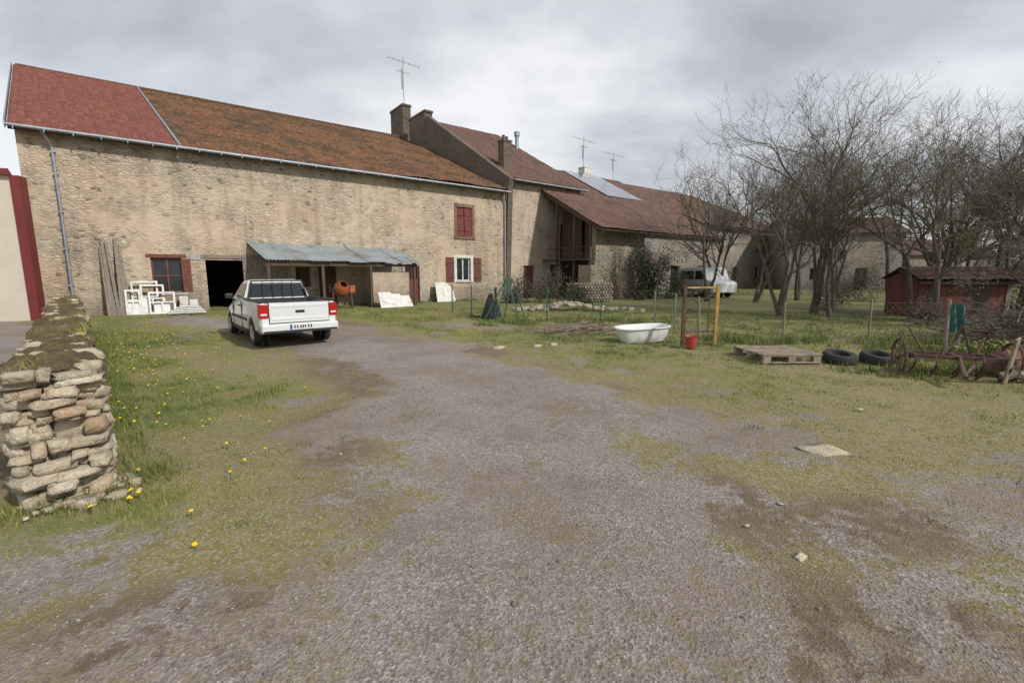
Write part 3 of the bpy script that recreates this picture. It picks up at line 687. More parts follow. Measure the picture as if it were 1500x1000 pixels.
# ------------- house 4
h4=empty('distant_house',O,ROT)
mb=MB(); wall_open(mb,46.3,64,-.2,6.4,.5,[(49,50,1,2.4),(53,54.2,0,2.3),(58,59,1,2.4),(49,50,4,5.2),(58,59,4,5.2)])
mb.poly([(64,.5,-.2),(64,.5,6.4),(64,13,12.3),(64,24,6.4),(64,24,-.2)]); mb.build('walls',M['greystone'],h4)
mb=MB(); mb.box(48,60,.8,.85,0,5.5); mb.build('interior_shade',M['dark'],h4)  # black sheet stands in for unlit rooms
roof('roof',(46.3,0,6.35),(64.4,0,6.35),(64.4,13,12.4),(46.3,13,12.4),M['tile_brown'],h4,pw=.3,rh=.45,sub=4,sag=.1,seed=31)
mb=MB(); mb.quad((46.3,13,12.4),(64.4,13,12.4),(64.4,24.4,6.3),(46.3,24.4,6.3)); mb.build('roof_rear',M['tile_brown'],h4)
def gable_house(name,loc,rot,w,d,hw,hr,wm,rm,over=.4):
    e=empty(name,loc,rot); mb=MB()
    wall_open(mb,0,w,-.2,hw,0,[(w*.2,w*.2+1,1,2.2),(w*.6,w*.6+1.1,0,2.2),(w*.4,w*.4+.9,3,min(4.1,hw-.3))] if hw>3.6 else [])
    mb.poly([(0,0,-.2),(0,0,hw),(0,d/2,hr),(0,d,hw),(0,d,-.2)]);mb.poly([(w,0,-.2),(w,0,hw),(w,d/2,hr),(w,d,hw),(w,d,-.2)]);mb.quad((0,d,-.2),(w,d,-.2),(w,d,hw),(0,d,hw))
    mb.build('walls',wm,e)
    mb=MB(); mb.box(.5,w-.5,.4,.45,0,hw*.95); mb.build('interior_shade',M['dark'],e)  # black sheet behind the front wall, painted indoor shade
    sl=(hr-hw)/(d/2)
    roof('roof',(-over,-over,hw-over*sl+.05),(w+over,-over,hw-over*sl+.05),(w+over,d/2,hr+.05),(-over,d/2,hr+.05),rm,e,pw=.3,rh=.45,sub=4)
    mb=MB(); mb.quad((-over,d/2,hr+.05),(w+over,d/2,hr+.05),(w+over,d+over,hw-over*sl),(-over,d+over,hw-over*sl)); mb.build('roof_rear',rm,e)
    return e
gable_house('rendered_farmhouse',(28,47,0),R(-12),10,9,5.6,7.4,M['greystone'],M['tile_brown'])
gable_house('farm_outbuilding',(46,58,0),R(10),18,9,4.0,6.2,M['greystone'],M['tile_brown'])
# ------------- cream neighbour
cr=empty('cream_outbuilding',(-17.2,16.35,0)); mb=MB()
fp=[(0,0),(-12,-2.6),(-20,6),(-6.9,7.15)]
mb.prism([(p[0],p[1],-.2) for p in fp],(0,0,5.2)); mb.build('walls',M['cream'],cr)
mb=MB(); mb.prism([(p[0],p[1],5.003) for p in [(.12,-.14),(-12,-2.76),(-20,6.2),(-7,7.4)]],(0,0,.2))
mb.prism([(.02,-.06,0),(.30,.0,0),(.1,.45,0),(-.02,.42,0)],(0,0,5.0)); mb.build('red_trim',M['redmetal'],cr)
mb=MB(); mb.prism([(-1.45,-.35,0),(-3.2,-.73,0),(-3.2,-.78,0),(-1.45,-.40,0)],(0,0,2.3)); mb.build('door',M['white'],cr)
# ------------------------------------------------------------------ pickup truck
tr=empty('pickup_truck',(-4.93,10.62,.0),math.atan2(.765,-.644)); 
st=[(0,.44,1.00,.80,.775),(.06,.40,1.04,.845,.81),(.35,.30,1.05,.865,.825),(.9,.27,1.05,.87,.83),(1.85,.26,1.045,.87,.83),(2.4,.25,1.02,.87,.82),(3.15,.25,.985,.87,.80),(3.35,.26,.965,.865,.78),(3.75,.27,.92,.855,.74),(4.15,.29,.85,.82,.66),(4.36,.33,.74,.75,.58),(4.45,.40,.62,.66,.48)]
vs=[];fs=[]
for (x_,zb,zt,w,wt_) in st:
    hf=[(0,zb),(w-.10,zb),(w-.01,zb+.10),(w,zb+.42*(zt-zb)),(w-.012,zb+.62*(zt-zb)),(w-.02,zt-.14),(wt_,zt-.025),(wt_-.04,zt),(0,zt)]
    sec=hf+[(-a,b_) for a,b_ in hf[-2:0:-1]]
    vs+=[(x_,a,b_) for a,b_ in sec]
ns=16
for i in range(len(st)-1):
    for j in range(ns): fs.append((i*ns+j,i*ns+(j+1)%ns,(i+1)*ns+(j+1)%ns,(i+1)*ns+j))
fs+=[tuple(range(ns)),tuple(range((len(st)-1)*ns,len(st)*ns))[::-1]]
mb=MB(); mb.add(vs,fs); body=mb.build('body',M['car'],tr,smooth=False)
def cutter(build):
    m_=MB(); build(m_); o=m_.build('cut',M['black']); o.parent=tr; return o
cuts=[cutter(lambda m_:m_.box(.09,1.78,-.735,.735,.58,1.5))]
for wx in (.82,3.72):
    for sgn in (1,-1): cuts.append(cutter(lambda m_:m_.tube((wx,sgn*.60,.32),(wx,sgn*1.0,.32),.365,k=32)))
for c_ in cuts:
    md=body.modifiers.new('b','BOOLEAN'); md.operation='DIFFERENCE'; md.solver='EXACT'; md.object=c_
C.view_layer.update(); dg=C.evaluated_depsgraph_get()
me=D.meshes.new_from_object(body.evaluated_get(dg)); body.modifiers.clear(); body.data=me
for c_ in cuts: D.objects.remove(c_,do_unlink=True)
me.polygons.foreach_set('use_smooth',[True]*len(me.polygons)); me.set_sharp_from_angle(angle=R(28))
me.materials.clear(); me.materials.append(M['car']); me.polygons.foreach_set('material_index',[0]*len(me.polygons))
bv=body.modifiers.new('bev','BEVEL'); bv.width=.008; bv.segments=2; bv.limit_method='ANGLE'; bv.angle_limit=R(40)
mb=MB()
mb.box(.10,1.77,-.725,.725,.585,.60);mb.box(.10,.115,-.725,.725,.6,1.03);mb.box(1.755,1.77,-.725,.725,.6,1.06);mb.box(.12,1.75,.71,.728,.6,1.04);mb.box(.12,1.75,-.728,-.71,.6,1.04)
for s in (1,-1):
    mb.box(.02,1.84,s*.775-.045,s*.775+.045,1.05,1.085)
    mb.box(.5,1.15,min(s*.71,s*.58),max(s*.71,s*.58),.6,.82)
mb.box(.0,.09,-.72,.72,1.045,1.07)
for s in (1,-1): mb.tube((1.80,s*.70,1.06),(1.86,s*.60,1.50),.022,k=8)
mb.tube((1.86,-.60,1.50),(1.86,.60,1.50),.022,k=8)
for y_ in (-.35,-.12,.12,.35): mb.tube((1.81,y_,1.06),(1.86,y_,1.49),.009,k=6)
for x_ in (1.88,3.02):
    for s in (1,-1): mb.box(x_-.005,x_+.005,s*.862-.012,s*.862+.012,.36,1.0)
mb.box(1.3,3.2,-.80,.80,.20,.27)
for s in (1,-1):
    mb.box(1.3,3.2,s*.862-.012,s*.862+.012,.27,.33)
    mb.box(1.25,3.25,s*.868-.008,s*.868+.012,.56,.62)
    mb.box(2.05,2.22,s*.868-.008,s*.868+.02,.88,.91)
for wx in (.82,3.72):
    for s in (1,-1): mb.tube((wx,s*.58,.33),(wx,s*.62,.33),.36,k=24)
mb.box(-.005,.0,-.66,.66,.565,1.03) ; mb.build('trim',M['black'],tr,bevel=.004)
mb=MB(); mb.box(-.028,-.006,-.645,.645,.585,1.035); mb.box(-.036,-.028,-.60,.60,.64,.70);mb.box(-.036,-.028,-.60,.60,.93,.99); mb.build('tailgate',M['car'],tr,bevel=.008)
mb=MB(); mb.box(-.045,-.028,-.10,.10,.80,.86); mb.build('handle',M['black'],tr,bevel=.006)
mb=MB(); mb.box(-.12,.16,-.84,.84,.36,.565); mb.build('rear_bumper',M['car'],tr,bevel=.045,seg=4)
mb=MB(); mb.box(-.128,-.121,-.80,.80,.365,.415); mb.build('bumper_insert',M['black'],tr)
mb=MB(); mb.box(-.130,-.122,-.26,.26,.43,.54,0);mb.box(-.132,-.1305,.215,.26,.43,.54,1)
for y_ in (.16,.10,.03,-.02,-.07,-.14,-.20): mb.box(-.132,-.1305,y_-.016,y_+.016,.452,.52,2)
mb.build('plate',[M['plate'],M['blue'],M['black']],tr)
mb=MB()
for s in (1,-1):
    a,b_=(.665,.852) if s>0 else (-.852,-.665); mb.box(-.022,.13,a,b_,.70,1.0,0); mb.box(-.026,-.02,a+.03,b_-.03,.76,.80,1)
mb.build('tail_lamps',[M['taillight'],M['lamp']],tr,bevel=.02,seg=3)
mb=MB()
def ring(z,x0,x1,w,rd): return [(x0,w-rd,z),(x0,-(w-rd),z),(x0+rd,-w,z),(x1-rd,-w,z),(x1,-(w-rd),z),(x1,w-rd,z),(x1-rd,w,z),(x0+rd,w,z)]
rings=[ring(1.0,1.86,3.42,.80,.04),ring(1.06,1.87,3.30,.79,.04),ring(1.43,1.93,2.72,.665,.05),ring(1.50,1.97,2.62,.63,.08),ring(1.53,2.08,2.48,.50,.12)]
vs=sum(rings,[]);fs=[]
for i in range(4):
    for j in range(8): fs.append((i*8+j,i*8+(j+1)%8,(i+1)*8+(j+1)%8,(i+1)*8+j))
fs.append(tuple(range(32,40))); mb.add(vs,fs); mb.build('cab',M['car'],tr,smooth=True,bevel=.01)
mb=MB()
def pane(bl,br,trr,tl,off):
    off=Vector(off); mb.prism([tuple(Vector(p)+off) for p in (bl,br,trr,tl)],tuple(off*-.5))
pane((1.872,.72,1.085),(1.872,-.72,1.085),(1.93,-.585,1.42),(1.93,.585,1.42),(-.012,0,.0))
pane((3.24,-.72,1.09),(3.24,.72,1.09),(2.75,.58,1.42),(2.75,-.58,1.42),(.02,0,.02))
for s in (1,-1):
    pane((1.97,s*.783,1.08),(3.14,s*.783,1.08),(2.66,s*.668,1.42),(2.02,s*.668,1.42),(0,s*.012,.004))
mb.build('windows',M['glass'],tr)
mb=MB()
for s in (1,-1):
    mb.box(2.98,3.10,s*.93-.09,s*.93+.09,1.02,1.16)
mb.build('mirrors',M['black'],tr,bevel=.03,seg=3)
mb=MB()
for s in (1,-1): mb.box(4.2,4.40,s*.62-.12,s*.62+.12,.60,.74)
mb.build('head_lamps',M['lamp'],tr,bevel=.03)
for wx in (.82,3.72):
    for s in (1,-1):
        mb=MB(); o_=(wx,s*.78,.31)
        mb.lathe([(-.10,.17),(-.095,.27),(-.06,.305),(.05,.308),(.085,.285),(.095,.23),(.085,.195)],o_,(0,s,0),32,0)
        mb.lathe([(.088,.197),(.06,.185),(.04,.10),(.07,.06),(.075,.001)],o_,(0,s,0),32,1)
        for kk in range(6):
            th=kk*math.pi/3; mb.tube((wx+.05*math.cos(th),s*.845,.31+.05*math.sin(th)),(wx+.185*math.cos(th),s*.862,.31+.185*math.sin(th)),.022,.018,6,1)
        mb.build('wheel',[M['tyre'],M['alu']],tr,smooth=True)
# ------------------------------------------------------------------ trees
def gen_tree(H,seed,spread=.5,stems=1,maxl=6,lean=(0,0),cap=9000,up=.06):
    rg=random.Random(seed); segs=[]; tips=[]
    stack=[]
    for s_ in range(stems):
        a=rg.uniform(0,6.28) if stems>1 else 0; k_=.22 if stems>1 else 0
        d=Vector((lean[0]+k_*math.cos(a),lean[1]+k_*math.sin(a),1)).normalized()
        stack.append((Vector((.12*math.cos(a)*(stems>1),.12*math.sin(a)*(stems>1),-.05)),d,H*rg.uniform(.27,.35),H*.0135*(1.0 if stems==1 else .75),0))
    qi=0
    while qi<len(stack) and len(segs)<cap:
        p,d,L,r,lv=stack[qi]; qi+=1
        n=4 if lv<3 else 3
        r1=r*.62
        for i in range(n):
            j=.11+.05*lv
            d=(d+Vector((rg.gauss(0,j),rg.gauss(0,j),rg.gauss(0,j*.7)+up))).normalized()
            q=p+d*L/n; ra=r+(r1-r)*i/n; rb=r+(r1-r)*(i+1)/n
            if lv==0 and i==0: ra*=1.35
            segs.append((p,q,max(ra,.0040),max(rb,.0036),lv)); p=q
            if lv<maxl and (lv>0 or i>=2) and rg.random()<.6:
                ax=Vector((rg.gauss(0,1),rg.gauss(0,1),rg.gauss(0,.6))); ax=(ax-ax.dot(d)*d).normalized()
                nd_=(d+ax*rg.uniform(.6,1.2)*(.6+spread)).normalized()
                stack.append((p,nd_,L*rg.uniform(.4,.7),rb*.6,lv+1))
        if lv<maxl:
            for c_ in range(2 if rg.random()<.6 else 3):
                ax=Vector((rg.gauss(0,1),rg.gauss(0,1),rg.gauss(0,.5))); ax=(ax-ax.dot(d)*d).normalized()
                nd_=(d+ax*rg.uniform(.35,.85)*(.45+spread)).normalized()
                stack.append((p,nd_,L*rg.uniform(.64,.82),r1*rg.uniform(.72,.92),lv+1))
        else: tips.append(p)
    return segs,tips
def leafs(name,T,s,mat,parent=None,rnd=None):
    n=len(T); a=np.random.randn(n,3); a/=np.linalg.norm(a,axis=1,keepdims=True); b_=np.cross(a,np.random.randn(n,3)); b_/=np.linalg.norm(b_,axis=1,keepdims=True)
    s=s*(.6+.8*np.random.rand(n,1))
    V=np.stack([T-a*s,T+b_*s*.6,T+a*s,T-b_*s*.6],1).reshape(-1,3)
    rnd=np.random.rand(n) if rnd is None else rnd
    return np_mesh(name,V,np.arange(4*n).reshape(-1,4),mat,parent=parent,attrs={'rnd':np.repeat(rnd,4)})
def tree(name,loc,H,seed,buds=0,**kw):
    segs,tips=gen_tree(H,seed,**kw)
    e=empty(name,(loc[0],loc[1],0))
    for nm,lo,hi,k_,mat in (('trunk',0,2,8,M['bark']),('branches',3,9,3,M['twig'])):
        ss=[s for s in segs if lo<=s[4]<=hi]
        if not ss: continue
        V,F=tubes([s[0] for s in ss],[s[1] for s in ss],[s[2] for s in ss],[s[3] for s in ss],k_)
        np_mesh(nm,V,F,mat,parent=e,smooth=(k_>4))
    if buds:
        tp=tips if len(tips)>50 else [s[1] for s in segs if s[4]>=4]
        T=np.array([tp[random.randrange(len(tp))] for _ in range(buds)])+np.random.randn(buds,3)*.14
        leafs('buds',T,.020,M['bud'],e)
    return e
TR=[((11.8,28),10.2,1,dict(stems=2)),((14.2,27),9.8,2,dict(stems=2)),((10.8,18.2),8.4,3,dict(stems=3,spread=.42)),((12.4,17.6),8.6,4,dict(stems=2,lean=(.08,0),spread=.4)),
    ((12.9,19.6),9.6,5,dict(stems=2,spread=.4)),((15.0,17.0),8.6,6,dict(stems=2,lean=(-.08,0))),((17.6,18.6),9.8,7,dict(stems=2)),((16.6,14.0),7.6,8,dict(stems=1,lean=(-.1,0),spread=.7)),
    ((18.8,16.6),8.8,9,dict(stems=2,spread=.65)),((16.0,24),10,10,dict(stems=2)),((20,24),10.5,11,dict(stems=2)),((25,26),10,12,dict(stems=2)),((22,20),9.5,13,dict(stems=2)),
    ((18,29),10.5,14,dict(stems=2)),((23,33),11,15,dict(stems=2)),((29,30),11,17,dict(stems=2)),((20.0,14.8),8,18,dict(stems=2,spread=.65)),((15,33),10,19,dict(stems=3)),((19.6,19.5),9,20,dict(stems=3)),
    ((13.7,14.9),7.2,21,dict(stems=1,spread=.4))]
for (loc,H,sd,kw) in TR:
    tree('bare_tree',loc,H,sd,buds=1500,maxl=6,cap=9000,**kw)
allv=[];allf=[];off=0
rg=random.Random(5)
base=[gen_tree(8,50+i,maxl=5,stems=2,cap=1700) for i in range(4)]
for i in range(64):
    x_=rg.uniform(16,120); y_=rg.uniform(50,95)
    if x_<52 and y_<78: y_+=32
    segs=base[i%4][0]; sc=rg.uniform(.8,1.3); a=rg.uniform(0,6.28); ca,sa=math.cos(a),math.sin(a)
    P0=np.array([s[0] for s in segs])*sc;P1=np.array([s[1] for s in segs])*sc
    rot=np.array([[ca,-sa,0],[sa,ca,0],[0,0,1]]); P0=P0@rot.T+[x_,y_,0];P1=P1@rot.T+[x_,y_,0]
    V,F=tubes(P0,P1,[max(s[2],.014)*sc for s in segs],[max(s[3],.014)*sc for s in segs],3); allv.append(V);allf.append(F+off);off+=len(V)
np_mesh('distant_trees',np.concatenate(allv),np.concatenate(allf),M['twig'])
def bush(name,loc,size,n,mat,s=.05,stems=True,seed=3):
    e=empty(name,loc); cl=[(np.random.randn(3)*.33) for _ in range(14)]
    T=np.array([cl[i%14]+np.random.randn(3)*.17 for i in range(n)]); T[:,2]=np.abs(T[:,2]+.35)
    T*=np.array(size); leafs('leaves',T,s,mat,e)
    if stems:
        segs=gen_tree(size[2]*1.5,seed+int(loc[0]*7),maxl=5,stems=4,cap=1500,spread=.9)[0]
        V,F=tubes([s_[0] for s_ in segs],[s_[1] for s_ in segs],[max(s_[2],.008)*.7 for s_ in segs],[max(s_[3],.006)*.7 for s_ in segs],3)
        np_mesh('stems',V,F,M['twig'],parent=e)
    return e
bush('ivy_bush',(9.3,31.2,0),(1.6,1.4,3.0),3800,M['ivy'],.07)
bush('ivy_bush',(8.2,29.5,0),(.8,.8,3.4),2200,M['ivy'],.06)
bush('shrub',(2.3,27,0),(1.6,1.2,1.6),1800,M['bushy'],.05)
bush('shrub',(.2,26,0),(.9,.8,1.5),1300,M['ivy'],.05)
bush('shrub',(3.6,24.5,0),(.8,.8,1.2),1200,M['ivy'],.05)
bush('shrub',(14.5,35,0),(3,2,2.4),2500,M['bushy'],.06)
bush('shrub',(9.5,8.9,0),(.5,.4,.40),1400,M['grass'],.03,False)
for (x_,y_,w_,h_) in ((15.5,12.4,1.6,1.2),(18.0,12.8,2.0,1.7),(13.2,14.6,.8,.8),(21,28,3,1.8),(17,36,4,2.2),(25,36,5,2.5),(14.6,21,1.4,1.3),(19.5,17.5,1.8,1.8),(32,40,5,3),(12,33,2,1.8),(24,21,2.5,2.2)):
    bush('bramble_thicket',(x_,y_,0),(w_,w_*.7,h_),int(900*w_),M['bushy'],.035)
n=30000; hx=np.random.rand(n)*160+10; hy=80+np.random.randn(n)*3+fbm(hx*.05,hx*0,2,3)*20; hz=np.abs(np.random.randn(n))*1.6*(.5+fbm(hx*.12,hx*0,4,3)*1.8)
leafs('distant_hedge',np.stack([hx,hy,hz],1),.35,M['bushy'])
# ------------------------------------------------------------------ fences
def wire_fence(name,a,b_,h,cell,post_mat,r=.0022,posts=2.0):
    a=Vector((a[0],a[1],0));b_=Vector((b_[0],b_[1],0)); Lf=(b_-a).length; d=(b_-a)/Lf; P0=[];P1=[];Rr=[]
    n=int(Lf/cell); nz=int(h/cell)
    for i in range(n+1):
        for j in range(nz):
            p=a+d*(i*cell)+Vector((0,0,j*cell+.03)); sg=1 if (i+j)%2==0 else -1
            P0.append(p+d*cell*.5*sg);P1.append(p+d*cell*.5*-sg+Vector((0,0,cell)));Rr.append(r)
    for z in (.05,h*.5,h): P0.append(a+Vector((0,0,z)));P1.append(b_+Vector((0,0,z)));Rr.append(r*1.5)
    e=empty(name); V,F=tubes(P0,P1,Rr,Rr,3); np_mesh('mesh_wire',V,F,M['wire'],parent=e)
    mb=MB(); k_=max(1,round(Lf/posts))
    for i in range(k_+1):
        p=a+d*(Lf*i/k_); t=Vector((random.uniform(-.06,.06),random.uniform(-.06,.06),0)); mb.tube(p+Vector((0,0,-.1)),p+t+Vector((0,0,h+.1)),.028,.025,7)
    mb.build('posts',post_mat,e,smooth=True); return e
wire_fence('wire_fence',(4.9,11.9),(9.2,11.7),.85,.09,M['oldwood'])
wire_fence('wire_fence',(9.2,11.7),(16.5,11.2),.95,.09,M['oldwood'])
wire_fence('wire_fence',(-2.6,20),(-.6,16.4),1.1,.12,M['green'],r=.003,posts=1.7)
wire_fence('wire_fence',(-.6,16.4),(4.9,15.6),1.1,.12,M['green'],r=.003,posts=1.7)
wire_fence('wire_fence',(4.9,15.6),(4.9,11.9),1.0,.12,M['oldwood'],r=.003)
mb=MB(); e=empty('steel_gate_frame',(0,0,0))
mb.box(3.95,4.02,10.55,10.62,-.05,1.42,1); mb.box(4.79,4.86,10.75,10.82,-.05,1.42,0)
for z in (1.36,.34,.06): mb.tube((3.99,10.59,z),(4.82,10.79,z),.022,k=8,mi=0 if z>1 else 1)
mb.tube((4.62,10.74,.3),(4.62,10.74,1.36),.012,k=6,mi=1); mb.tube((4.30,10.66,1.0),(4.85,10.79,1.30),.012,k=6,mi=1); mb.tube((4.0,10.6,1.3),(4.3,10.66,1.02),.012,k=6,mi=1)
mb.build('frame',[M['yellow'],M['rust']],e)
mb=MB(); mb.lathe([(0,.10),(.0,.105),(.26,.14),(.27,.15),(.24,.13),(.02,.095),(.02,.001)],(4.05,10.25,.02),(0,0,1),20,0)
for i in range(10):
    a0=math.pi*i/10;a1=math.pi*(i+1)/10; mb.tube((4.05+.14*math.cos(a0),10.25,.28+.1*math.sin(a0)),(4.05+.14*math.cos(a1),10.25,.28+.1*math.sin(a1)),.005,k=4)
mb.build('red_bucket',M['redplastic'],smooth=True)
# old white bathtub in the grass
mb=MB(); K=40; vs=[];prof=[(.45,.20,0),(.55,.25,.04),(.64,.30,.20),(.67,.32,.36),(.71,.355,.375),(.715,.36,.395),(.70,.345,.405),(.655,.30,.40),(.62,.275,.34),(.54,.22,.14),(.40,.15,.09),(.01,.01,.085)]
for (a,b_,z) in prof:
    for i in range(K):
        th=2*math.pi*i/K; c_,s_=math.cos(th),math.sin(th); e_=2/3.2
        vs.append((a*math.copysign(abs(c_)**e_,c_),b_*math.copysign(abs(s_)**e_,s_),z))
fs=[(j*K+i,j*K+(i+1)%K,(j+1)*K+(i+1)%K,(j+1)*K+i) for j in range(len(prof)-1) for i in range(K)]
mb.add(vs,fs); mb.build('white_bathtub',M['enamel'],smooth=True,loc=(3.25,11.35,-.01),rot=(R(3),R(-2),R(12)))
pl=empty('wooden_pallet',(5.3,9.1,.0),R(3)); mb=MB()
for i in range(7): mb.box(-.58,.58,-.56+i*.16,-.56+i*.16+random.uniform(.10,.14),.152,.175+random.uniform(0,.002))
for y_ in (-.55,-.05,.43):
    mb.box(-.58,.58,y_,y_+.1,.13,.151); mb.box(-.58,.58,y_,y_+.1,.0,.022)
    for x_ in (-.56,-.07,.42): mb.box(x_,x_+.14,y_+.002,y_+.098,.023,.129)
mb.build('boards',M['palwood'],pl)
for (x_,y_) in ((6.35,8.75),(7.05,8.7)):
    mb=MB(); mb.lathe([(-.09,.17),(-.1,.22),(-.09,.27),(-.04,.295),(.04,.295),(.09,.27),(.1,.22),(.09,.17),(.0,.15),(-.09,.17)],(0,0,.08),(0,0,1),28)
    o=mb.build('old_tyre',M['tyre'],smooth=True,loc=(x_,y_,.0)); o.rotation_euler=(R(10),0,0)
sh=empty('red_garden_shed',(15.6,17.7,0),R(-10)); mb=MB()
for i in range(16): mb.box(i*.19+.004,i*.19+.186,-.02,.0,.02,1.45,0)
for i in range(10): mb.box(-.02,0,i*.19+.0,i*.19+.186,.02,1.45,0);mb.box(3.04,3.06,i*.19,i*.19+.186,.02,1.45,0)
mb.box(0.02,3.01,.02,1.9,0,1.45,0); mb.prism([(-.01,-.01,1.45),(-.01,1.9,1.45),(-.01,.95,1.8)],(3.05,0,0),0)
mb.box(1.6,2.4,-.03,-.021,.1,1.35,1); mb.box(2.9,3.06,-.05,-.03,0,1.4,2)
mb.build('walls',[M['redwood'],M['darkwood'],M['palwood']],sh)
roof('roof',(-.15,-.35,1.41),(3.25,-.35,1.41),(3.25,.95,1.91),(-.15,.95,1.91),M['tile_brown'],sh,sag=.02); mb=MB(); mb.quad((-.15,.95,1.94),(3.25,.95,1.94),(3.25,2.2,1.45),(-.15,2.2,1.45)); mb.build('roof_rear',M['tile_brown'],sh)
fm=empty('rusty_wheeled_harrow',(7.25,7.3,0),R(-22)); fm.scale=(.74,.74,.74); mb=MB()
mb.box(-.8,.8,-.04,.04,.42,.50);mb.box(-.8,.8,.45,.53,.42,.50);mb.box(-.8,-.72,.04,.45,.42,.50);mb.box(.72,.8,.04,.45,.42,.50);mb.box(-.04,.04,.04,.45,.42,.50)
for i in range(8):
    x_=-.7+i*.2; y0=0 if i%2 else .49
    pts=[(x_,y0,.46),(x_,y0-.25,.50),(x_,y0-.36,.32),(x_,y0-.22,.12),(x_,y0-.02,.0)]
    for a,b_ in zip(pts[:-1],pts[1:]): mb.tube(a,b_,.02,k=6)
    mb.prism([(x_-.05,y0-.12,.0),(x_+.05,y0-.12,.0),(x_,y0+.08,.06)],(0,0,.015))
for s in (-1,1):
    for kk in range(18):
        a0=kk*math.pi/9;a1=(kk+1)*math.pi/9; mb.tube((s*.98,.25+.40*math.cos(a0),.40+.40*math.sin(a0)),(s*.98,.25+.40*math.cos(a1),.40+.40*math.sin(a1)),.028,k=6)
        if kk%2==0: mb.tube((s*.98,.25,.40),(s*.98,.25+.40*math.cos(a0),.40+.40*math.sin(a0)),.011,k=5)
    mb.tube((s*.93,.25,.40),(s*1.05,.25,.40),.06,k=10)
mb.tube((-1.0,.25,.40),(1.0,.25,.40),.026,k=8)
mb.tube((0,0,.46),(-.3,-1.0,.25),.04,k=8);mb.tube((.35,0,.46),(-.3,-1.0,.25),.03,k=8);mb.tube((-.3,-1.0,.25),(-.34,-1.15,.22),.05,k=8)
mb.tube((0,.5,.46),(.1,.3,1.15),.022,k=6);mb.tube((.4,.5,.46),(.1,.3,1.15),.022,k=6);mb.tube((.1,.3,1.15),(.4,.1,1.3),.018,k=6);mb.tube((-.5,.3,.46),(-.75,.6,1.05),.02,k=6);mb.tube((-.3,0,.5),(.1,.3,.9),.018,k=6)
mb.tube((.5,.5,.5),(.75,.8,.95),.02,k=6);mb.lathe([(0,.001),(.0,.12),(.03,.17),(.05,.17)],(.76,.82,.95),(0,0,1),12)
mb.build('frame',M['rust'],fm,smooth=True)
mb=MB(); mb.box(-.05,.05,-.015,.015,-.4,.4); o=mb.build('leaning_plank',M['palwood'],loc=(7.6,6.85,.36)); o.rotation_euler=(R(12),R(-16),R(20))
tk=empty('rusty_tank',(8.25,7.45,.22),R(-8)); tk.scale=(.85,.85,.85); mb=MB()
mb.lathe([(0,.001),(.02,.16),(.08,.24),(.14,.26),(.9,.26),(.92,.27),(.94,.26),(1.8,.26),(1.86,.24),(1.92,.16),(1.94,.001)],(-.3,0,0),(1,0,0),28)
mb.tube((.4,0,.24),(.4,0,.34),.06,k=12); mb.build('shell',M['rustred'],tk,smooth=True)
mb=MB(); pts=[(7.7,7.05,.08),(7.85,6.98,.16),(8.0,6.95,.1),(8.3,6.85,.08)]
for a,b_ in zip(pts[:-1],pts[1:]): mb.tube(a,b_,.08,.07,9)
mb.build('firewood_log',M['palwood'],smooth=True)
mb=MB(); mb.tube((9.3,9.7,0),(9.25,9.7,1.15),.03,k=8,mi=1);mb.tube((9.6,9.75,0),(9.62,9.75,1.0),.025,k=8,mi=1)
vs=[];nn=8
for i in range(nn+1):
    for j in range(nn+1): vs.append((9.27+.32*i/nn,9.66+.04*math.sin(i*1.3+j*.5),.5+.6*j/nn-.1*i/nn))
mb.add(vs,[(i*(nn+1)+j,(i+1)*(nn+1)+j,(i+1)*(nn+1)+j+1,i*(nn+1)+j+1) for i in range(nn) for j in range(nn)],0)
mb.build('teal_tarp_screen',[M['teal'],M['oldwood']],smooth=True)
mb=MB()
for _ in range(160):
    cx=random.gauss(2.0,.75);cy=random.gauss(13.2,.35);a=random.uniform(0,6.28);l=random.uniform(.3,.9);z=random.uniform(.02,.22)*math.exp(-((cx-2)/1)**2)+.02
    mb.tube((cx,cy,z),(cx+math.cos(a)*l,cy+math.sin(a)*l,z+random.uniform(-.02,.12)),random.uniform(.008,.02),.006,5)
mb.build('stick_pile',M['palwood'])
mb=MB()
for _ in range(420):
    cx=random.gauss(12.4,.9);cy=random.gauss(11.2,.5);a=random.uniform(0,6.28);l=random.uniform(.4,1.2);z=random.uniform(.02,.8)*math.exp(-((cx-12.4)/1)**2)+.02
    mb.tube((cx,cy,z),(cx+math.cos(a)*l,cy+math.sin(a)*l,z+random.uniform(-.1,.4)),random.uniform(.006,.02),.005,5)
mb.build('brush_pile',M['twig'])
mb=MB(); 
for (a,b_) in (((-.55,16.0,0),(-.2,16.3,1.5)),((.3,15.8,0),(-.2,16.3,1.5)),((-.3,17.2,0),(0,17.3,1.5)),((.5,17.4,0),(0,17.3,1.5)),((-.2,16.3,1.5),(0,17.3,1.5)),((-1.0,16.2,0),(-.2,16.3,1.5))): mb.tube(a,b_,.025,k=7)
mb.build('a_frame_stand',M['green'],smooth=True)
mb=MB(); mb.prism([(-1.2,17.2,0),(-.75,17.0,0),(-.88,17.1,.95)],(.15,.5,0)); mb.prism([(-1.0,17.9,0),(-.5,17.8,0),(-.7,17.8,.7)],(.1,.4,0)); mb.build('black_tarpaulin',M['black'],bevel=.04)
mb=MB()
for row in range(7):
    for k_ in range(14):
        cx=3.4+k_*.19+(row%2)*.09; cy=26.0+k_*.10; mb.tube((cx,cy,.1+row*.16),(cx-.25,cy+.38,.1+row*.16),random.uniform(.07,.095),k=7,mi=0)
mb.build('firewood_stack',[M['palwood']])
V=[];F=[];Rn=[];stone_block.off=0
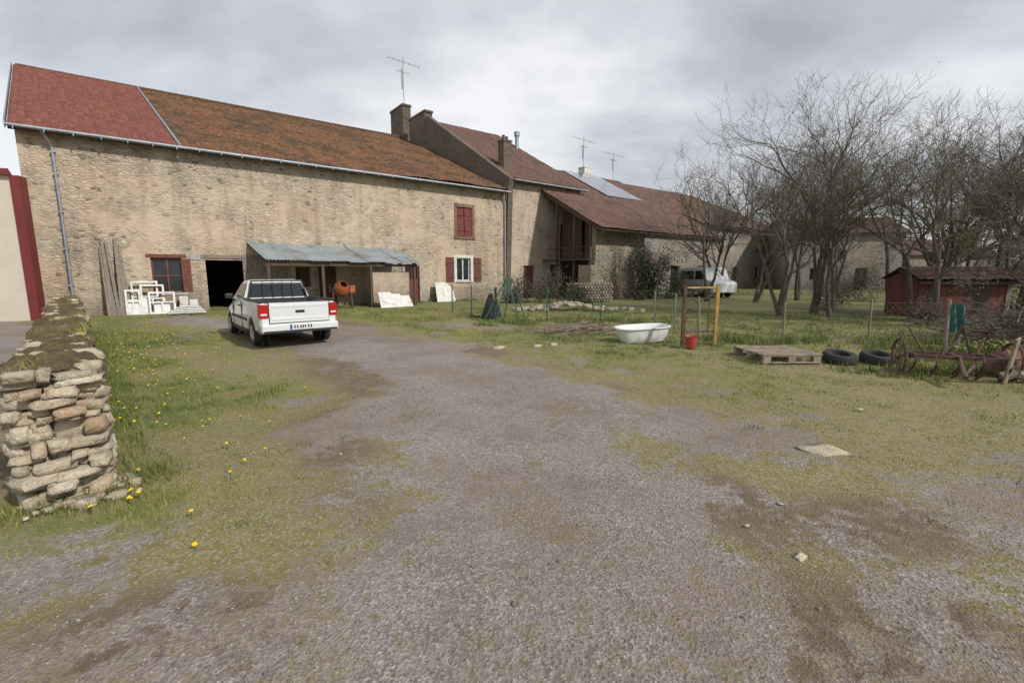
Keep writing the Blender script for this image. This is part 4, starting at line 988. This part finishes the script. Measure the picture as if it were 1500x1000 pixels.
for _ in range(110):
    x_=rng.normal(2.6,1.2);y_=rng.normal(21,.6);s=rng.uniform(.12,.30); stone_block(rng,x_,y_,s*.2+.25*math.exp(-((x_-2.6)/1.2)**2),s,s*.8,s*.6,rng.uniform(0,3),V,F,Rn)
np_mesh('rubble_heap',np.concatenate(V),F,M['drystone'],attrs={'rnd':np.concatenate(Rn)*.2})
cm=empty('cement_mixer',(-8.35,22.6,0),R(25)); mb=MB()
mb.lathe([(-.36,.001),(-.36,.2),(-.30,.31),(-.02,.38),(.05,.38),(.36,.2),(.37,.19),(.34,.17)],(0,0,.95),(.25,-.75,.6),22,0)
for s in (-.42,.42):
    mb.tube((s,.25,.0),(s,0,.95),.03,k=8,mi=1);mb.tube((s,-.45,.0),(s,0,.95),.03,k=8,mi=1);mb.tube((s,.35,.16),(s,-.45,.1),.025,k=8,mi=1)
    mb.lathe([(-.03,.05),(-.03,.16),(.03,.16),(.03,.05)],(s*1.15,.3,.16),(1,0,0),18,2)
mb.tube((-.42,0,.95),(.42,0,.95),.035,k=8,mi=1);mb.tube((-.42,-.45,.05),(.42,-.45,.05),.025,k=8,mi=1);mb.box(.36,.62,-.12,.12,.75,1.1,0)
for kk in range(12):
    a0=kk*math.pi/6;a1=(kk+1)*math.pi/6; mb.tube((-.55,.22*math.cos(a0),.95+.22*math.sin(a0)),(-.55,.22*math.cos(a1),.95+.22*math.sin(a1)),.015,k=5,mi=1)
mb.build('mixer',[M['orange'],M['rust'],M['tyre']],cm,smooth=True)
mb=MB(); mb.box(-.45,.45,-.3,.3,.25,.55,0);mb.box(-.5,.1,-.33,.33,.2,.26,1);mb.tube((.4,.25,.5),(.95,.25,.85),.02,k=6,mi=1);mb.tube((.4,-.25,.5),(.95,-.25,.85),.02,k=6,mi=1)
mb.lathe([(-.06,.05),(-.06,.18),(.06,.18),(.06,.05)],(-.4,0,.18),(0,1,0),18,2);mb.tube((.3,.25,0),(.3,.25,.3),.02,k=6,mi=1);mb.tube((.3,-.25,0),(.3,-.25,.3),.02,k=6,mi=1)
mb.build('orange_wheelbarrow',[M['redplastic'],M['rust'],M['tyre']],smooth=False,bevel=.03,loc=(-9.0,21.2,0),rot=(0,0,R(200)))
it=empty('leaning_planks',O,ROT); mb=MB()
for i in range(11):
    u=2.0+i*.065+random.uniform(-.03,.03); Lp=random.uniform(1.8,3.2); tp=random.uniform(-.25,.05)
    mb.prism([(u,-.75-random.uniform(0,.1),0),(u+.10,-.75,0),(u+.10+tp,-.06,Lp),(u+tp,-.06,Lp)],(0,-.03,0))
mb.build('planks',M['oldwood'],it)
it=empty('window_frame_stack',O,ROT); mb=MB()
for k_,(u,w,h_) in enumerate([(2.75,.9,1.35),(3.05,.8,1.2),(2.55,.5,1.0),(3.3,.9,.9)]):
    vv=-.25-.16*k_
    def bar(ua,ub,za,zb): mb.prism([(ua,vv-.35*(1-za/h_),za+.02),(ub,vv-.35*(1-za/h_),za+.02),(ub,vv-.35*(1-zb/h_),zb+.02),(ua,vv-.35*(1-zb/h_),zb+.02)],(0,-.04,0))
    bar(u,u+.07,0,h_);bar(u+w-.07,u+w,0,h_);bar(u+.07,u+w-.07,0,.07);bar(u+.07,u+w-.07,h_-.07,h_);bar(u+.07,u+w-.07,h_*.5,h_*.5+.05);bar(u+w/2-.03,u+w/2+.03,.07,h_*.5)
mb.build('frames',M['white'],it)
it=empty('white_panels',O,ROT); mb=MB()
mb.prism([(2.6,-.9,0),(3.35,-.9,0),(3.3,-.6,.62),(2.62,-.6,.62)],(0,-.05,0));mb.prism([(3.45,-1.0,0),(4.0,-1.0,0),(4.0,-.75,.5),(3.47,-.75,.5)],(0,-.05,0))
for i in range(5): mb.box(3.9+.1*i,5.2-.05*i,-1.9+.15*i,-1.0+.02*i,.05+.06*i,.09+.06*i)
for i in range(4): mb.box(3.9+.3*i,4.0+.3*i,-1.8,-1.1,.0,.048)
mb.box(4.7,5.0,-.6,-.3,0,.55); mb.box(4.35,4.65,-.5,-.2,0,.7)
mb.build('panels',M['white'],it,bevel=.005)
it=empty('plasterboard_sheets',O,ROT); mb=MB()
for i in range(4): mb.prism([(16.7+.22*i,-.75+.12*i,0),(17.5+.22*i,-.75+.12*i,0),(17.45+.22*i,-.35+.12*i,1.15-.1*i),(16.75+.22*i,-.35+.12*i,1.15-.1*i)],(0,-.04,0))
for i in range(3): mb.prism([(12.3+.5*i,-3.2+.1*i,0),(13.1+.5*i,-3.2+.1*i,0),(13.0+.5*i,-2.7,.75-.1*i),(12.35+.5*i,-2.7,.75-.1*i)],(0,-.05,0))
mb.build('sheets',M['white'],it)
vn=empty('parked_van',(14.6,31.5,0),R(100)); mb=MB()
prof=[(0,.35),(0,1.0),(.25,1.15),(.9,1.25),(1.35,1.95),(1.6,2.1),(4.6,2.1),(4.75,1.9),(4.75,.35)]
mb.prism([(a,-.9,b_) for a,b_ in prof],(0,1.8,0)); mb.build('body',M['car'],vn,bevel=.06,seg=3)
mb=MB()
for y_ in (-.905,.905): mb.prism([(1.15,y_,1.25),(1.5,y_,1.85),(2.3,y_,1.85),(2.3,y_,1.25)],(0,.006 if y_>0 else -.006,0)); mb.prism([(2.5,y_,1.25),(2.5,y_,1.85),(4.3,y_,1.85),(4.3,y_,1.25)],(0,.006 if y_>0 else -.006,0))
mb.box(4.752,4.76,-.7,.7,1.2,1.85); mb.build('windows',M['glass'],vn)
mb=MB()
for x_ in (.9,3.8):
    for s in (-.82,.82): mb.lathe([(-.11,.001),(-.11,.28),(-.07,.32),(.07,.32),(.11,.28),(.11,.001)],(x_,s,.32),(0,1,0),20)
mb.build('wheels',M['tyre'],vn,smooth=True)
# ------------------------------------------------------------------ world, sun, camera
w=D.worlds.new('World'); scene.world=w; w.use_nodes=True; nt=w.node_tree; nt.nodes.clear()
el=R(38); sdir=Vector((.80,-.60,0)).normalized()
sky=nd(nt,'ShaderNodeTexSky'); sky.sky_type='NISHITA'; sky.sun_disc=False; sky.sun_elevation=el; sky.sun_rotation=math.atan2(sdir.x,sdir.y)
bg1=nd(nt,'ShaderNodeBackground',{'Color':sky.outputs[0],'Strength':.13})
tc=nd(nt,'ShaderNodeTexCoord'); g=tc.outputs['Generated']
sp=nd(nt,'ShaderNodeSeparateXYZ',{0:g}); zz=mth(nt,'ADD',mth(nt,'MAXIMUM',sp.outputs[2],0.0),.30)
cv=nd(nt,'ShaderNodeCombineXYZ',{0:mth(nt,'DIVIDE',sp.outputs[0],zz),1:mth(nt,'DIVIDE',sp.outputs[1],zz),2:0.0}).outputs[0]
n1=noise(nt,mapv(nt,cv,(1.0,1.4,1),(3.1,1.7,0)),1.1,6,.54,.12); n2=noise(nt,mapv(nt,cv,(1,1,1),(7,2,0)),.6,3,.5)
fac=mth(nt,'ADD',mth(nt,'MULTIPLY',n1,.80),mth(nt,'MULTIPLY',n2,.34))
fac=mth(nt,'ADD',fac,mth(nt,'MULTIPLY',sp.outputs[0],-.08))
fac=mth(nt,'ADD',fac,mth(nt,'MULTIPLY',mth(nt,'SUBTRACT',.36,sp.outputs[2]),.20))
cc=ramp(nt,fac,[(.40,(.40,.425,.48)),(.50,(.53,.555,.61)),(.58,(.68,.70,.74)),(.68,(.88,.89,.92))])
bg2=nd(nt,'ShaderNodeBackground',{'Color':cc,'Strength':1.05})
cover=ramp(nt,noise(nt,mapv(nt,cv,(1,1,1),(1,9,0)),.8,4,.5),[(.25,.8),(.45,.97)])
mx=nd(nt,'ShaderNodeMixShader'); nt.links.new(cover,mx.inputs[0]); nt.links.new(bg1.outputs[0],mx.inputs[1]); nt.links.new(bg2.outputs[0],mx.inputs[2])
out=nd(nt,'ShaderNodeOutputWorld'); nt.links.new(mx.outputs[0],out.inputs[0])
sl=D.lights.new('sun','SUN'); sl.energy=3.6; sl.angle=R(2.5); sl.color=(1,.955,.89)
so=D.objects.new('sun',sl); link(so); dv=Vector((sdir.x*math.cos(el),sdir.y*math.cos(el),math.sin(el))); so.rotation_euler=dv.to_track_quat('Z','Y').to_euler()
cam=D.cameras.new('camera'); cam.lens=16.1; cam.sensor_width=36; cam.clip_end=2000; cam.clip_start=.05
co_=D.objects.new('camera',cam); link(co_); co_.location=(0,0,1.7); co_.rotation_euler=(R(81.5),0,0); scene.camera=co_
scene.view_settings.view_transform='Standard'; scene.view_settings.look='None'; scene.view_settings.exposure=0
